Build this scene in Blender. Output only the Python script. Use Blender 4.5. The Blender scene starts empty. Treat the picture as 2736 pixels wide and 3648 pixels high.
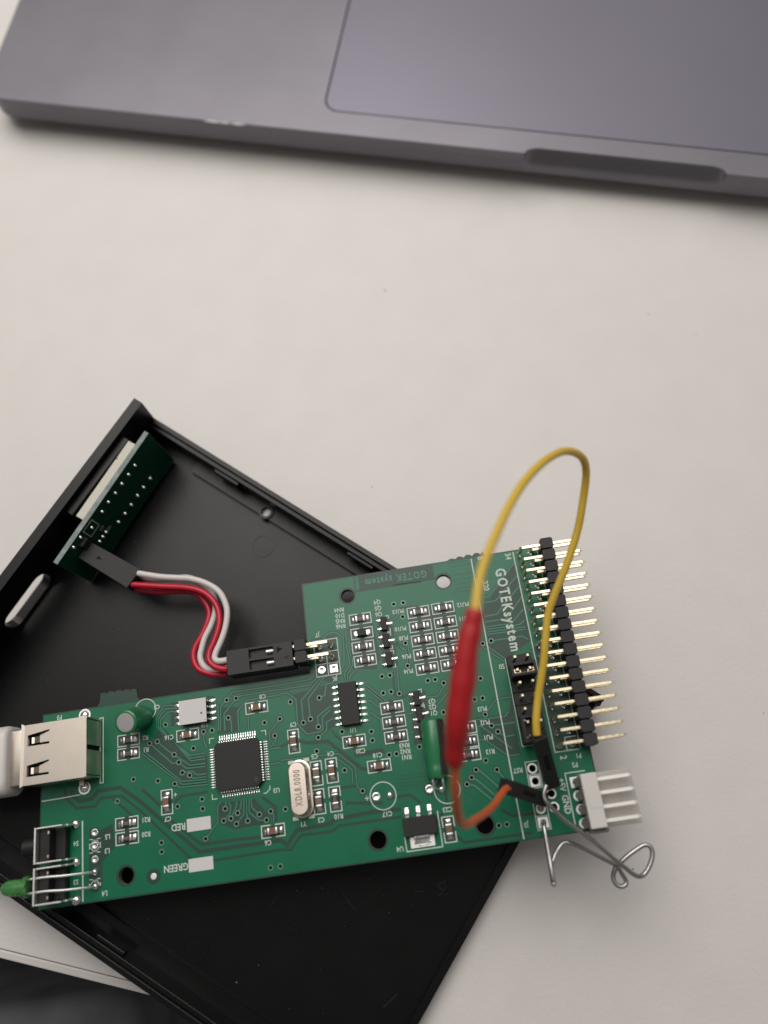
import bpy, bmesh, math, random
from mathutils import Matrix, Vector
from mathutils.geometry import delaunay_2d_cdt

S = bpy.context.scene
MM = 0.001
rnd = random.Random(5)

# ------------------------------------------------------------------ camera, world, lamp, exposure
CAM = {"loc":[-27.678,2.538,180.0],"rot":[[0.988995,0.147945,0.001423],[-0.140669,0.943251,-0.300815],[-0.045846,0.297304,0.953681]],"lens":27.097}
cd = bpy.data.cameras.new("camera")
cam = bpy.data.objects.new("camera", cd)
S.collection.objects.link(cam)
S.camera = cam
_r = CAM["rot"]
cam.matrix_world = Matrix([[*_r[0], CAM["loc"][0] * MM], [*_r[1], CAM["loc"][1] * MM], [*_r[2], CAM["loc"][2] * MM], [0, 0, 0, 1]])
cd.sensor_fit = "VERTICAL"
cd.sensor_height = 36.0
cd.lens = CAM["lens"]
cd.clip_start = 0.002
cd.clip_end = 20.0
cd.dof.use_dof = True
cd.dof.focus_distance = 0.163
cd.dof.aperture_fstop = cd.lens / 3.9

wd = bpy.data.worlds.new("World")
S.world = wd
wd.use_nodes = True
wd.node_tree.nodes["Background"].inputs[0].default_value = (1.0, 0.965, 0.93, 1)
wd.node_tree.nodes["Background"].inputs[1].default_value = 0.16

def area_lamp(name, loc, aim, sx, sy, power, col):
    l = bpy.data.lights.new(name, "AREA")
    l.shape = "RECTANGLE"; l.size = sx * MM; l.size_y = sy * MM
    l.energy = power; l.color = col
    o = bpy.data.objects.new(name, l)
    S.collection.objects.link(o)
    o.location = Vector(loc) * MM
    o.rotation_euler = (Vector(aim) - Vector(loc)).to_track_quat("-Z", "Y").to_euler()
    return o
area_lamp("ceiling_panel", (0, 1400, 1500), (0, 1400, 0), 2600, 2300, 23.0, (1.0, 0.965, 0.93))
area_lamp("added_key_light", (-80, 300, 440), (-20, 80, 0), 380, 380, 1.45, (1.0, 0.96, 0.925))  # added near light; its falloff stands in for the viewer's shadow, lower right

S.view_settings.view_transform = "Standard"
S.view_settings.look = "None"
S.view_settings.exposure = 0.0
S.view_settings.gamma = 1.0
S.cycles.use_denoising = True
S.cycles.max_bounces = 8
S.cycles.sample_clamp_indirect = 4.0

# ------------------------------------------------------------------ materials
def mat(name, col, rough=0.5, metal=0.0, spec=0.5, coat=0.0, coat_rough=0.1, var=0.0, vscale=300, bump=0.0, bscale=2000, trans=0.0, sss=0.0, rvar=0.0, ior=1.5, detail=4.0):
    m = bpy.data.materials.new(name)
    m.use_nodes = True
    nt = m.node_tree; n = nt.nodes; k = nt.links
    p = n["Principled BSDF"]
    p.inputs["Base Color"].default_value = (*col, 1)
    p.inputs["Roughness"].default_value = rough
    p.inputs["Metallic"].default_value = metal
    p.inputs["Specular IOR Level"].default_value = spec
    p.inputs["Coat Weight"].default_value = coat
    p.inputs["Coat Roughness"].default_value = coat_rough
    p.inputs["IOR"].default_value = ior
    p.inputs["Transmission Weight"].default_value = trans
    if sss:
        p.inputs["Subsurface Weight"].default_value = sss
        p.inputs["Subsurface Radius"].default_value = (1, 1, 1)
        p.inputs["Subsurface Scale"].default_value = 0.0012
    tc = None
    if var or bump or rvar:
        tc = n.new("ShaderNodeTexCoord")
    if var or rvar:
        t = n.new("ShaderNodeTexNoise"); t.inputs["Scale"].default_value = vscale; t.inputs["Detail"].default_value = 5
        k.new(tc.outputs["Object"], t.inputs["Vector"])
        if var:
            mx = n.new("ShaderNodeMixRGB"); mx.blend_type = "MULTIPLY"; mx.inputs[0].default_value = 1
            rp = n.new("ShaderNodeMapRange"); rp.inputs[1].default_value = 0.3; rp.inputs[2].default_value = 0.7
            rp.inputs[3].default_value = 1 - var; rp.inputs[4].default_value = 1 + var
            k.new(t.outputs["Fac"], rp.inputs[0])
            mx.inputs[1].default_value = (*col, 1)
            k.new(rp.outputs[0], mx.inputs[2]); k.new(mx.outputs[0], p.inputs["Base Color"])
        if rvar:
            rr = n.new("ShaderNodeMapRange"); rr.inputs[1].default_value = 0.3; rr.inputs[2].default_value = 0.7
            rr.inputs[3].default_value = max(0.02, rough - rvar); rr.inputs[4].default_value = rough + rvar
            k.new(t.outputs["Fac"], rr.inputs[0]); k.new(rr.outputs[0], p.inputs["Roughness"])
    if bump:
        t2 = n.new("ShaderNodeTexNoise"); t2.inputs["Scale"].default_value = bscale; t2.inputs["Detail"].default_value = detail
        k.new(tc.outputs["Object"], t2.inputs["Vector"])
        b = n.new("ShaderNodeBump"); b.inputs["Strength"].default_value = bump; b.inputs["Distance"].default_value = 0.0002
        k.new(t2.outputs["Fac"], b.inputs["Height"]); k.new(b.outputs[0], p.inputs["Normal"])
    return m

M_TABLE = mat("table_laminate", (0.66, 0.63, 0.60), 0.5, var=0.02, vscale=90, bump=0.32, bscale=1000, spec=0.4, detail=2)
M_BAND = mat("table_edging", (0.60, 0.57, 0.54), 0.45)
M_DARKFLOOR = mat("floor_carpet", (0.012, 0.011, 0.010), 0.9, spec=0.2)
M_FABRIC = mat("dark_fabric", (0.16, 0.16, 0.165), 0.95, spec=0.2, var=0.3, vscale=60)
M_ALU = mat("grey_aluminium", (0.172, 0.164, 0.184), 0.42, metal=0.85, var=0.05, vscale=60, bump=0.12, bscale=5000)
M_ALU_EDGE = mat("bare_aluminium", (0.8, 0.79, 0.78), 0.5, metal=0.4)
M_GLASS = mat("trackpad_glass", (0.160, 0.152, 0.185), 0.40, metal=0.75, var=0.02, vscale=30)
M_TRAY = mat("black_plastic", (0.0026, 0.0026, 0.0027), 0.33, spec=0.30, var=0.12, vscale=120, bump=0.12, bscale=3500, rvar=0.015)
M_DUST = mat("grey_dust", (0.10, 0.095, 0.09), 0.9)
M_SCRATCH = mat("scratched_plastic", (0.018, 0.018, 0.018), 0.6)
M_MASK = mat("green_mask", (0.0045, 0.126, 0.059), 0.30, spec=0.32, var=0.07, vscale=160, bump=0.03, bscale=700)
M_BARE = mat("bare_mask", (0.021, 0.055, 0.040), 0.34, spec=0.32)
M_TRACE = mat("trace_mask", (0.035, 0.205, 0.122), 0.30, spec=0.32)
M_EDGE = mat("laminate_edge", (0.11, 0.12, 0.085), 0.7)
M_EDGE2 = mat("pale_laminate_edge", (0.21, 0.25, 0.235), 0.7, var=0.25, vscale=700)
M_SILK = mat("white_print", (0.52, 0.58, 0.52), 0.6, spec=0.3, var=0.08, vscale=900)
M_STICK = mat("white_sticker", (0.60, 0.58, 0.565), 0.6, spec=0.3)
M_SOLDER = mat("solder", (0.78, 0.78, 0.76), 0.24, metal=1.0, bump=0.3, bscale=1500, rvar=0.08, vscale=900)
M_TIN = mat("tinned_pad", (0.80, 0.80, 0.77), 0.46, metal=1.0)
M_RING = mat("via_mask", (0.13, 0.22, 0.16), 0.4, metal=0.3)
M_GOLD = mat("pale_gold_pin", (0.80, 0.69, 0.49), 0.30, metal=1.0, var=0.08, vscale=1200, rvar=0.08)
M_SHELL = mat("nickel_shell", (0.58, 0.52, 0.45), 0.36, metal=1.0, var=0.03, vscale=500, rvar=0.02)
M_CAN = mat("crystal_can", (0.62, 0.54, 0.47), 0.33, metal=1.0, rvar=0.05, vscale=300)
M_CHIP = mat("chip_epoxy", (0.011, 0.0105, 0.010), 0.55, spec=0.4, var=0.15, vscale=1500, bump=0.1, bscale=9000)
M_PINW = mat("bright_pin", (0.88, 0.85, 0.79), 0.42, metal=0.45)
M_BLACK = mat("connector_plastic", (0.011, 0.011, 0.0115), 0.5, spec=0.4, bump=0.06, bscale=5000)
M_DUPONT = mat("housing_plastic", (0.022, 0.022, 0.0225), 0.55, spec=0.4, bump=0.06, bscale=4000)
M_CERAM = mat("brown_ceramic", (0.17, 0.085, 0.045), 0.5, var=0.08, vscale=1500)
M_CERAM2 = mat("grey_ceramic", (0.17, 0.125, 0.085), 0.5, var=0.08, vscale=1500)
M_RES = mat("resistor_black", (0.013, 0.013, 0.013), 0.4)
M_MARK = mat("grey_marking", (0.20, 0.20, 0.20), 0.6)
M_TERM = mat("terminal_tin", (0.72, 0.66, 0.62), 0.35, metal=0.9)
M_RED = mat("red_wire", (0.46, 0.006, 0.028), 0.38, sss=0.1)
M_WHITE = mat("white_wire", (0.62, 0.58, 0.56), 0.42, sss=0.1)
M_YEL = mat("yellow_wire", (0.60, 0.40, 0.042), 0.42, sss=0.08)
M_ORA = mat("orange_wire", (0.52, 0.095, 0.022), 0.42, sss=0.08)
M_SLEEVE = mat("red_sleeve", (0.38, 0.006, 0.010), 0.48, bump=0.3, bscale=420)
M_PIN_DARK = mat("dark_reflection_metal", (0.085, 0.072, 0.058), 0.4, metal=0.4)  # dark reflection on the connector's pin uprights, put into the colour
M_FLANGE = mat("grey_nylon", (0.11, 0.105, 0.10), 0.45)
M_CLIP = mat("steel_wire", (0.42, 0.405, 0.40), 0.34, metal=1.0)
M_CAPG = mat("green_sleeve", (0.012, 0.155, 0.055), 0.35, coat=0.4, coat_rough=0.15, var=0.06, vscale=300)
M_CAPD = mat("dark_stripe", (0.030, 0.028, 0.026), 0.4)
M_CAPT = mat("can_aluminium", (0.50, 0.47, 0.48), 0.5, metal=0.6)
M_LED = mat("green_lens", (0.12, 0.42, 0.12), 0.2, trans=0.6, ior=1.5)
M_NYLON = mat("white_nylon", (0.60, 0.575, 0.54), 0.5, sss=0.15)
M_NYLON2 = mat("frosted_nylon", (0.43, 0.405, 0.375), 0.5, sss=0.15)
M_PLUG = mat("white_plug_plastic", (0.60, 0.565, 0.54), 0.4, sss=0.1)
M_DISP = mat("cream_display_body", (0.56, 0.53, 0.45), 0.5)
M_PCB2 = mat("dark_green_mask", (0.004, 0.040, 0.022), 0.35, spec=0.5, var=0.06, vscale=200)
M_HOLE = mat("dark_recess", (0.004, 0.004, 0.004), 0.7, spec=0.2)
M_SPECK = mat("dust_speck", (0.27, 0.24, 0.23), 0.9)
M_INK = mat("engraved_ink", (0.20, 0.15, 0.12), 0.6)

# ------------------------------------------------------------------ mesh helpers (all lengths in millimetres)
class MB:
    def __init__(self, f=None):
        self.v = []; self.f = []; self.map = f
    def add(self, vs, fs):
        o = len(self.v)
        self.v += [tuple(self.map(*p)) if self.map else tuple(p) for p in vs]
        self.f += [tuple(i + o for i in q) for q in fs]
        return self
    def box(self, x0, x1, y0, y1, z0, z1):
        return self.add([(x0, y0, z0), (x1, y0, z0), (x1, y1, z0), (x0, y1, z0), (x0, y0, z1), (x1, y0, z1), (x1, y1, z1), (x0, y1, z1)],
                        [(3, 2, 1, 0), (4, 5, 6, 7), (0, 1, 5, 4), (1, 2, 6, 5), (2, 3, 7, 6), (3, 0, 4, 7)])
    def prism(self, poly, z0, z1):
        n = len(poly)
        return self.add([(x, y, z0) for x, y in poly] + [(x, y, z1) for x, y in poly],
                        [tuple(range(n))[::-1], tuple(range(n, 2 * n))] + [(i, (i + 1) % n, n + (i + 1) % n, n + i) for i in range(n)])
    def loft(self, rings, caps=True, closed=True):
        n = len(rings[0]); vs = [p for r in rings for p in r]; fs = []
        for j in range(len(rings) - 1):
            for i in range(n if closed else n - 1):
                fs.append((j * n + i, j * n + (i + 1) % n, (j + 1) * n + (i + 1) % n, (j + 1) * n + i))
        if caps:
            fs.append(tuple(range(n))[::-1]); fs.append(tuple((len(rings) - 1) * n + i for i in range(n)))
        return self.add(vs, fs)
    def lathe(self, prof, c=(0, 0, 0), n=20, axis=None):
        ax = Vector(axis or (0, 0, 1)).normalized()
        a = ax.orthogonal().normalized(); b = ax.cross(a)
        c = Vector(c)
        return self.loft([[tuple(c + ax * h + (a * math.cos(2 * math.pi * i / n) + b * math.sin(2 * math.pi * i / n)) * r) for i in range(n)] for r, h in prof])
    def tube(self, pts, r, n=10, sub=4, closed_caps=True):
        P = smooth_path(pts, sub) if sub else [Vector(p) for p in pts]
        R = r if callable(r) else (lambda t: r)
        rings = []; up = None
        for i, p in enumerate(P):
            t = (P[min(i + 1, len(P) - 1)] - P[max(i - 1, 0)]).normalized()
            if up is None: up = t.orthogonal().normalized()
            up = (up - t * up.dot(t)).normalized(); s = t.cross(up)
            q = R(i / (len(P) - 1))
            rings.append([tuple(p + (up * math.cos(2 * math.pi * k / n) + s * math.sin(2 * math.pi * k / n)) * q) for k in range(n)])
        return self.loft(rings)
    def bar(self, pts, w, h):
        """square rod through points (no smoothing)"""
        P = [Vector(p) for p in pts]; rings = []
        side = None
        for i, p in enumerate(P):
            d0 = (P[i] - P[i - 1]).normalized() if i else None
            d1 = (P[i + 1] - P[i]).normalized() if i < len(P) - 1 else None
            t = ((d0 or d1) + (d1 or d0)).normalized()
            k = 1.0 / max(0.5, t.dot(d1 or d0))
            s = Vector((0, 1, 0)); u = t.cross(s).normalized() * k
            rings.append([tuple(p + s * w / 2 * a + u * h / 2 * b) for a, b in ((-1, -1), (1, -1), (1, 1), (-1, 1))])
        return self.loft(rings)
    def ring(self, c, r0, r1, z0, z1, n=16):
        a = [(c[0] + r * math.cos(2 * math.pi * i / n), c[1] + r * math.sin(2 * math.pi * i / n), z) for r, z in ((r0, z0), (r0, z1), (r1, z1), (r1, z0)) for i in range(n)]
        fs = []
        for j in range(4):
            for i in range(n):
                fs.append((j * n + i, j * n + (i + 1) % n, ((j + 1) % 4) * n + (i + 1) % n, ((j + 1) % 4) * n + i))
        return self.add(a, [tuple(reversed(q)) for q in fs])
    def strip(self, pts, w, z0, z1, closed=False):
        P = [Vector((x, y)) for x, y in pts]; n = len(P); L = []; Rr = []
        for i, p in enumerate(P):
            d0 = (P[i] - P[i - 1]).normalized() if (i or closed) else None
            d1 = (P[(i + 1) % n] - P[i]).normalized() if (i < n - 1 or closed) else None
            t = ((d0 or d1) + (d1 or d0))
            t = t.normalized() if t.length > 1e-6 else (d1 or d0)
            k = min(2.0, 1.0 / max(0.3, t.dot(d1 or d0)))
            s = Vector((-t.y, t.x)) * w / 2 * k
            L.append(p + s); Rr.append(p - s)
        ringv = [[(l.x, l.y, z0), (r.x, r.y, z0), (r.x, r.y, z1), (l.x, l.y, z1)] for l, r in zip(L, Rr)]
        if closed: ringv.append(ringv[0])
        return self.loft(ringv, caps=not closed)
    def plate(self, outline, holes, z0, z1):
        loops = [outline] + holes
        vs = []; es = []
        for lp in loops:
            o = len(vs); vs += [Vector(p) for p in lp]
            es += [(o + i, o + (i + 1) % len(lp)) for i in range(len(lp))]
        r = delaunay_2d_cdt(vs, es, [], 0, 1e-6)
        tv, tf = r[0], []
        def inside(p, lp):
            c = False
            for i in range(len(lp)):
                (ax, ay), (bx_, by) = lp[i - 1], lp[i]
                if (ay > p[1]) != (by > p[1]) and p[0] < (bx_ - ax) * (p[1] - ay) / (by - ay) + ax: c = not c
            return c
        bbs = [(min(p[0] for p in h), max(p[0] for p in h), min(p[1] for p in h), max(p[1] for p in h)) for h in holes]
        for q in r[2]:
            c = (sum(tv[i].x for i in q) / 3, sum(tv[i].y for i in q) / 3)
            if not inside(c, outline): continue
            if any(b[0] <= c[0] <= b[1] and b[2] <= c[1] <= b[3] and inside(c, h) for b, h in zip(bbs, holes)): continue
            tf.append(tuple(q))
        n = len(tv)
        vv = [(p.x, p.y, z1) for p in tv] + [(p.x, p.y, z0) for p in tv]
        ff = [tuple(q) for q in tf] + [tuple(i + n for i in reversed(q)) for q in tf]
        cnt = {}
        for q in tf:
            for i in range(len(q)):
                a, b = q[i], q[(i + 1) % len(q)]
                cnt[(a, b)] = 1
        for (a, b) in cnt:
            if (b, a) not in cnt: ff.append((b, a, a + n, b + n))
        return self.add(vv, ff)
    def mesh(self, name, m, smooth=False, bevel=0.0, seg=2):
        me = bpy.data.meshes.new(name)
        me.from_pydata([(x * MM, y * MM, z * MM) for x, y, z in self.v], [], self.f)
        bm = bmesh.new(); bm.from_mesh(me)
        if not getattr(self, "raw", False): bmesh.ops.recalc_face_normals(bm, faces=bm.faces)
        if bevel:
            es = [e for e in bm.edges if len(e.link_faces) == 2 and e.calc_face_angle(0) > 0.6]
            bmesh.ops.bevel(bm, geom=es, offset=bevel * MM, segments=seg, affect="EDGES", profile=0.5, clamp_overlap=True)
        bm.to_mesh(me); bm.free()
        me.materials.append(m)
        if smooth:
            me.polygons.foreach_set("use_smooth", [True] * len(me.polygons))
            me.set_sharp_from_angle(angle=math.radians(42))
        return me

def smooth_path(pts, sub):
    P = [Vector(p) for p in pts]; out = []
    for i in range(len(P) - 1):
        p0 = P[max(i - 1, 0)]; p1 = P[i]; p2 = P[i + 1]; p3 = P[min(i + 2, len(P) - 1)]
        for k in range(sub):
            t = k / sub
            out.append(0.5 * ((2 * p1) + (p2 - p0) * t + (2 * p0 - 5 * p1 + 4 * p2 - p3) * t * t + (3 * p1 - p0 - 3 * p2 + p3) * t ** 3))
    out.append(P[-1])
    return out

def link(name, me, parent=None, loc=(0, 0, 0), rz=0.0, label=None, cat=None, group=None, kind=None):
    o = bpy.data.objects.new(name, me)
    S.collection.objects.link(o)
    if parent: o.parent = parent
    o.location = Vector(loc) * MM
    o.rotation_euler = (0, 0, rz)
    for a, b in (("label", label), ("category", cat), ("group", group), ("kind", kind)):
        if b: o[a] = b
    return o
def obj(name, mb, m, parent=None, loc=(0, 0, 0), rz=0.0, smooth=False, bevel=0.0, seg=2, **kw):
    return link(name, mb.mesh(name, m, smooth, bevel, seg), parent, loc, rz, **kw)
def thing(name, label, cat, loc=(0, 0, 0), rot=None, group=None):
    o = link(name, None, None, loc, 0, label, cat, group)
    if rot is not None:
        o.matrix_world = Matrix([[*rot[0], loc[0] * MM], [*rot[1], loc[1] * MM], [*rot[2], loc[2] * MM], [0, 0, 0, 1]])
    o.empty_display_size = 0.005
    return o

_txt = {}
def text_mesh(s, h, m, width=None, bold=0.032):
    key = (s, h, m.name, width)
    if key in _txt: return _txt[key]
    cu = bpy.data.curves.new("printed_text", "FONT")
    cu.body = s; cu.align_x = "CENTER"; cu.align_y = "CENTER"
    cu.size = h / 0.7 * MM
    cu.resolution_u = 2
    if len(s) > 8: cu.space_character = 1.25
    cu.offset = bold * h * MM
    o = bpy.data.objects.new("printed_text", cu)
    S.collection.objects.link(o)
    dg = bpy.context.evaluated_depsgraph_get(); dg.update()
    me = bpy.data.meshes.new_from_object(o.evaluated_get(dg))
    bpy.data.objects.remove(o)
    me.name = "printed_text"
    me.materials.clear(); me.materials.append(m)
    # centre on the real bounds
    xs = [v.co.x for v in me.vertices]; ys = [v.co.y for v in me.vertices]
    cx, cy = (min(xs) + max(xs)) / 2, (min(ys) + max(ys)) / 2
    for v in me.vertices: v.co.x = (v.co.x - cx) * (width * MM / (max(xs) - min(xs)) if width else 0.88); v.co.y -= cy
    _txt[key] = me
    return me

def circ(c, r, n=20): return [(c[0] + r * math.cos(2 * math.pi * i / n), c[1] + r * math.sin(2 * math.pi * i / n)) for i in range(n)]
def rrect(x0, x1, y0, y1, r, n=6):
    out = []
    for cx, cy, a0 in ((x1 - r, y1 - r, 0), (x0 + r, y1 - r, 90), (x0 + r, y0 + r, 180), (x1 - r, y0 + r, 270)):
        for i in range(n + 1):
            a = math.radians(a0 + 90 * i / n); out.append((cx + r * math.cos(a), cy + r * math.sin(a)))
    return out
PI = math.pi

# ------------------------------------------------------------------ table, floor, cushion
T0, T1 = Vector((-122.3, -25.2)), Vector((-97.5, -33.9))
tdir = (T1 - T0).normalized(); tn = Vector((-tdir.y, tdir.x))          # along the front edge, away from the viewer
def edge_pt(s, d): q = T0 + tdir * s + tn * d; return (q.x, q.y)
table = obj("table_top", MB().prism([edge_pt(-500, 0.9), edge_pt(900, 0.9), edge_pt(900, 900), edge_pt(-500, 900)], -24, 0), M_TABLE, bevel=0.25, kind="structure")
obj("edge_band", MB().prism([edge_pt(-500, -0.85), edge_pt(900, -0.85), edge_pt(900, 0.75), edge_pt(-500, 0.75)], -24, -0.05), M_BAND, table, bevel=0.3)
obj("floor", MB().box(-3000, 3000, -3000, 3000, -740, -735), M_DARKFLOOR, kind="structure")
cu = MB().box(-420, -116.5, -420, -48.5, -160, -60)
cushion = obj("cushion", cu, M_FABRIC, bevel=9, seg=5, smooth=True, label="dark grey fabric cushion below the table's front edge", cat="cushion")
for i, (x, y, r) in enumerate([[-18.9,121.0,0.27999999999999997],[48.1,102.2,0.24],[-30.0,66.2,0.2],[58.6,94.5,0.17600000000000002],[12.9,-27.0,0.22400000000000003],[3.7,124.7,0.12],[48.7,0.1,0.16000000000000003]]):
    pts = [(x + r * (0.7 + 0.6 * rnd.random()) * math.cos(a), y + r * 0.7 * (0.7 + 0.6 * rnd.random()) * math.sin(a)) for a in [k * PI / 4 for k in range(8)]]
    obj("dirt_speck", MB().prism(pts, 0.0, 0.05), M_SPECK, table)

# ------------------------------------------------------------------ laptop
LA = math.radians(-17.8)
lap = thing("laptop", "dark grey aluminium laptop corner with trackpad and finger notch at the top", "laptop", (-124.4, 196.3, 0), Matrix.Rotation(LA, 3, "Z"))
FZ = 6.5
LW, LD, LZ = 312.0, 221.0, 11.0
tpx0, tpx1, tpy0, tpy1 = 98.4, 258.0, 7.5, 107.0
outer = rrect(0, LW, 0, LD, 7.5, 8)
def inset(d): return rrect(d, LW - d, d, LD - d, max(0.6, 7.5 - d), 8)
body = MB()
deck_hole = rrect(tpx0, tpx1, tpy0, tpy1, 4.2, 8)
nx0, nx1, ny = 155.0, 207.3, 2.3
# deck outline with the notch cut out of the front edge
def notch_outline(d):
    o = inset(d)
    k = max(range(len(o)), key=lambda i: (o[i][1] < d + 0.01, -o[i][0])) if False else None
    # order of rrect: +x+y corner, -x+y, -x-y, +x-y ; the front edge runs from the third corner to the fourth
    third_end = 3 * 9
    depth = ny - d
    nn = []
    r = min(4.5, (nx1 - nx0) / 2)
    steps = 8
    for i in range(steps + 1):
        a = PI * (0.5 * i / steps)
        nn.append((nx0 + 4.2 * (1 - math.cos(a)), d + depth * math.sin(a)))
    for i in range(steps + 1):
        a = PI * (0.5 - 0.5 * i / steps)
        nn.append((nx1 - 4.2 * (1 - math.cos(a)), d + depth * math.sin(a)))
    return o[:third_end] + nn + o[third_end:], (third_end, third_end + len(nn))
top, (na, nb) = notch_outline(0.25)
bodyp = MB(); bodyp.plate(top, [deck_hole], LZ - 0.01, LZ)
# side wall rings: rounded lip, face, then curving in underneath
def side(d, z, depth_keep):
    o, _ = notch_outline(d)
    out = []
    for i, (x, y) in enumerate(o):
        if na <= i < nb:
            k = depth_keep
            y = d + (y - d) * k
        out.append((x, y, z))
    return out
rings = [side(0.25, LZ, 1), side(0.06, LZ - 0.12, 0.99), side(0.0, LZ - 0.35, 0.95), side(0, LZ - 1.6, 0.62), side(0, LZ - 3.0, 0.27), side(0, LZ - 4.0, 0.0), side(0, LZ - FZ, 0), side(0.7, LZ - FZ - 0.7, 0), side(4, 2.7, 0), side(12, 1.8, 0)]
bodyp.loft(rings, caps=False)
bodyp.loft([[(x, y, 1.8) for x, y in inset(12)], [(x, y, 1.7) for x, y in inset(12)]])
# walls of the trackpad well
dh = [(x, y, LZ) for x, y in deck_hole]; dl = [(x, y, LZ - 0.6) for x, y in deck_hole]
bodyp.loft([dh, dl], caps=False)
obj("body", bodyp, M_ALU, lap, smooth=True)
obj("well_floor", MB().prism(rrect(tpx0 - 1, tpx1 + 1, tpy0 - 1, tpy1 + 1, 3), LZ - 0.9, LZ - 0.6), M_HOLE, lap)
g_ = 0.42
obj("trackpad", MB().prism(rrect(tpx0 + g_, tpx1 - g_, tpy0 + g_, tpy1 - g_, 3.9, 8), LZ - 0.58, LZ - 0.06), M_GLASS, lap, bevel=0.06)
for x, y in ((35, 25), (277, 25), (35, 196), (277, 196)):
    obj("rubber_foot", MB().lathe([(9, 0), (9, 1.6), (8, 2.2)], (x, y, 0), 20), M_BLACK, lap)
for x0, x1 in ((66.2, 71.4), (70.8, 73.8), (73.9, 78.0)):
    pts = [(x0 + (x1 - x0) * i / 5, 0.02 + 0.06 * rnd.random(), LZ - 0.22 + 0.05 * rnd.random()) for i in range(6)]
    obj("scuff", MB().tube(pts, lambda t: 0.2 * (0.35 + math.sin(PI * t)), 6, 2), M_ALU_EDGE, lap)

# ------------------------------------------------------------------ black plastic case (open half, lying upside down)
QA, QB, QC, QD = [Vector(p) for p in [[-81.83,90.23],[12.83,8.0],[-49.51,-63.69],[-147.29,10.92]]]
LA_, LB_ = 124.0, 99.0
def tw(a, b, z):
    s, t = a / LA_, b / LB_
    p = QA * (1 - s) * (1 - t) + QB * s * (1 - t) + QC * s * t + QD * (1 - s) * t
    return (p.x, p.y, z)
case = thing("plastic_case", "open black plastic case half lying under the circuit board", "case")
boss = (36.87, 3.9)
HW, HB = 10.0, 18.5
fl = MB(tw); fl.plate([(0.5, 0.5), (123.5, 0.5), (123.5, 98.5), (0.5, 98.5)], [], 0.4, 1.6)
obj("case_floor", fl, M_TRAY, case)
bz = MB(lambda x, y, z: tw(z, x, y))
bz.plate([(0, 0), (99, 0), (99, HB), (0, HB)], [rrect(43.0, 56.9, 2.7, 9.5, 2.6, 6)], 0, 2.3)
obj("front_bezel", bz, M_TRAY, case)
fr = MB(tw).box(2.3, 4.3, 8.4, 29.2, 1.6, 16.8)
obj("display_frame", fr, M_TRAY, case, bevel=0.2)
for sgn in (0, 1):
    f = (lambda a, b, z: tw(a, b, z)) if not sgn else (lambda a, b, z: tw(a, 99 - b, z))
    w_ = MB(f)
    w_.box(2.3, 124, 0, 1.15, 0, HW); w_.box(2.3, 124, 1.15, 2.2, 0, HW - 0.9)
    obj("side_wall", w_, M_TRAY, case, bevel=0.12)
    l_ = MB(f)
    if not sgn:
        l_.plate([(15, 2.2), (122, 2.2), (122, 5.1), (15, 5.1)], [circ(boss, 1.15, 14)], 1.6, 2.9)
    else:
        l_.box(15, 122, 2.2, 5.4, 1.6, 2.9)
    obj("ledge", l_, M_TRAY, case)
    obj("ledge_groove", MB(f).box(40, 120, 3.6, 3.85, 2.9, 3.05), M_TRAY, case)
    for a in (22, 60, 96):
        obj("clip_tab", MB(f).box(a, a + 7, 2.2, 3.0, 5.8, 8.2), M_TRAY, case, bevel=0.15)
obj("pale_hole_fill", MB(tw).prism(circ(boss, 1.1, 16), 1.62, 2.2), M_CAPT, case)  # added pale disc in place of the bright table showing through the hole
obj("screw_boss", MB(lambda x, y, z: tw(x, y, z)).ring(boss, 1.15, 1.75, 2.9, 3.5, 18), M_TRAY, case)
obj("rear_lip", MB(tw).box(122.4, 124, 2.2, 96.8, 0, 3.2), M_TRAY, case)
for a, b in [[40.55,10.96],[78.08,90.26],[113.64,53.23]]:
    obj("moulding_ring", MB(tw).ring((a, b), 2.45, 2.7, 1.55, 1.72, 28), M_TRAY, case)
xa, xb = [92.81,76.6]
xx = MB(tw)
for d0, d1 in ((2.2, 0.5), (0.5, 2.2)): xx.box(xa - d0, xa + d0, xb - d1, xb + d1, 1.55, 1.85 if d0 > 1 else 1.82)
obj("moulding_cross", xx, M_TRAY, case)
for a, b, l in ((63.5, 14.5, 7), (68, 30, 9)):
    obj("flow_line", MB(tw).strip([(a, b), (a + l * 0.55, b + 0.7), (a + l, b + 0.3)], 0.14, 1.55, 1.64), M_TRAY, case)

du = MB()
for i in range(150):
    a, b, r = 8 + 112 * rnd.random(), 7 + 86 * rnd.random(), 0.05 + 0.13 * rnd.random() ** 3
    du.prism([tw(a + r * (0.6 + rnd.random()) * math.cos(k * 1.05), b + r * (0.4 + rnd.random()) * math.sin(k * 1.05), 0)[:2] for k in range(6)], 1.6, 1.64)
obj("dust", du, M_DUST, case, kind="stuff")
for i in range(16):
    a, b, t, l = 70 + 50 * rnd.random(), 30 + 60 * rnd.random(), 6.3 * rnd.random(), 1 + 4 * rnd.random()
    if i < 7: a, b, l = 112 + 4 * rnd.random(), 51 + 5 * rnd.random(), 1 + 1.5 * rnd.random()
    obj("scratch", MB(tw).strip([(a, b), (a + l * 0.5 * math.cos(t), b + l * 0.5 * math.sin(t) + 0.15), (a + l * math.cos(t), b + l * math.sin(t))], 0.09, 1.6, 1.63), M_SCRATCH, case)

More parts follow.
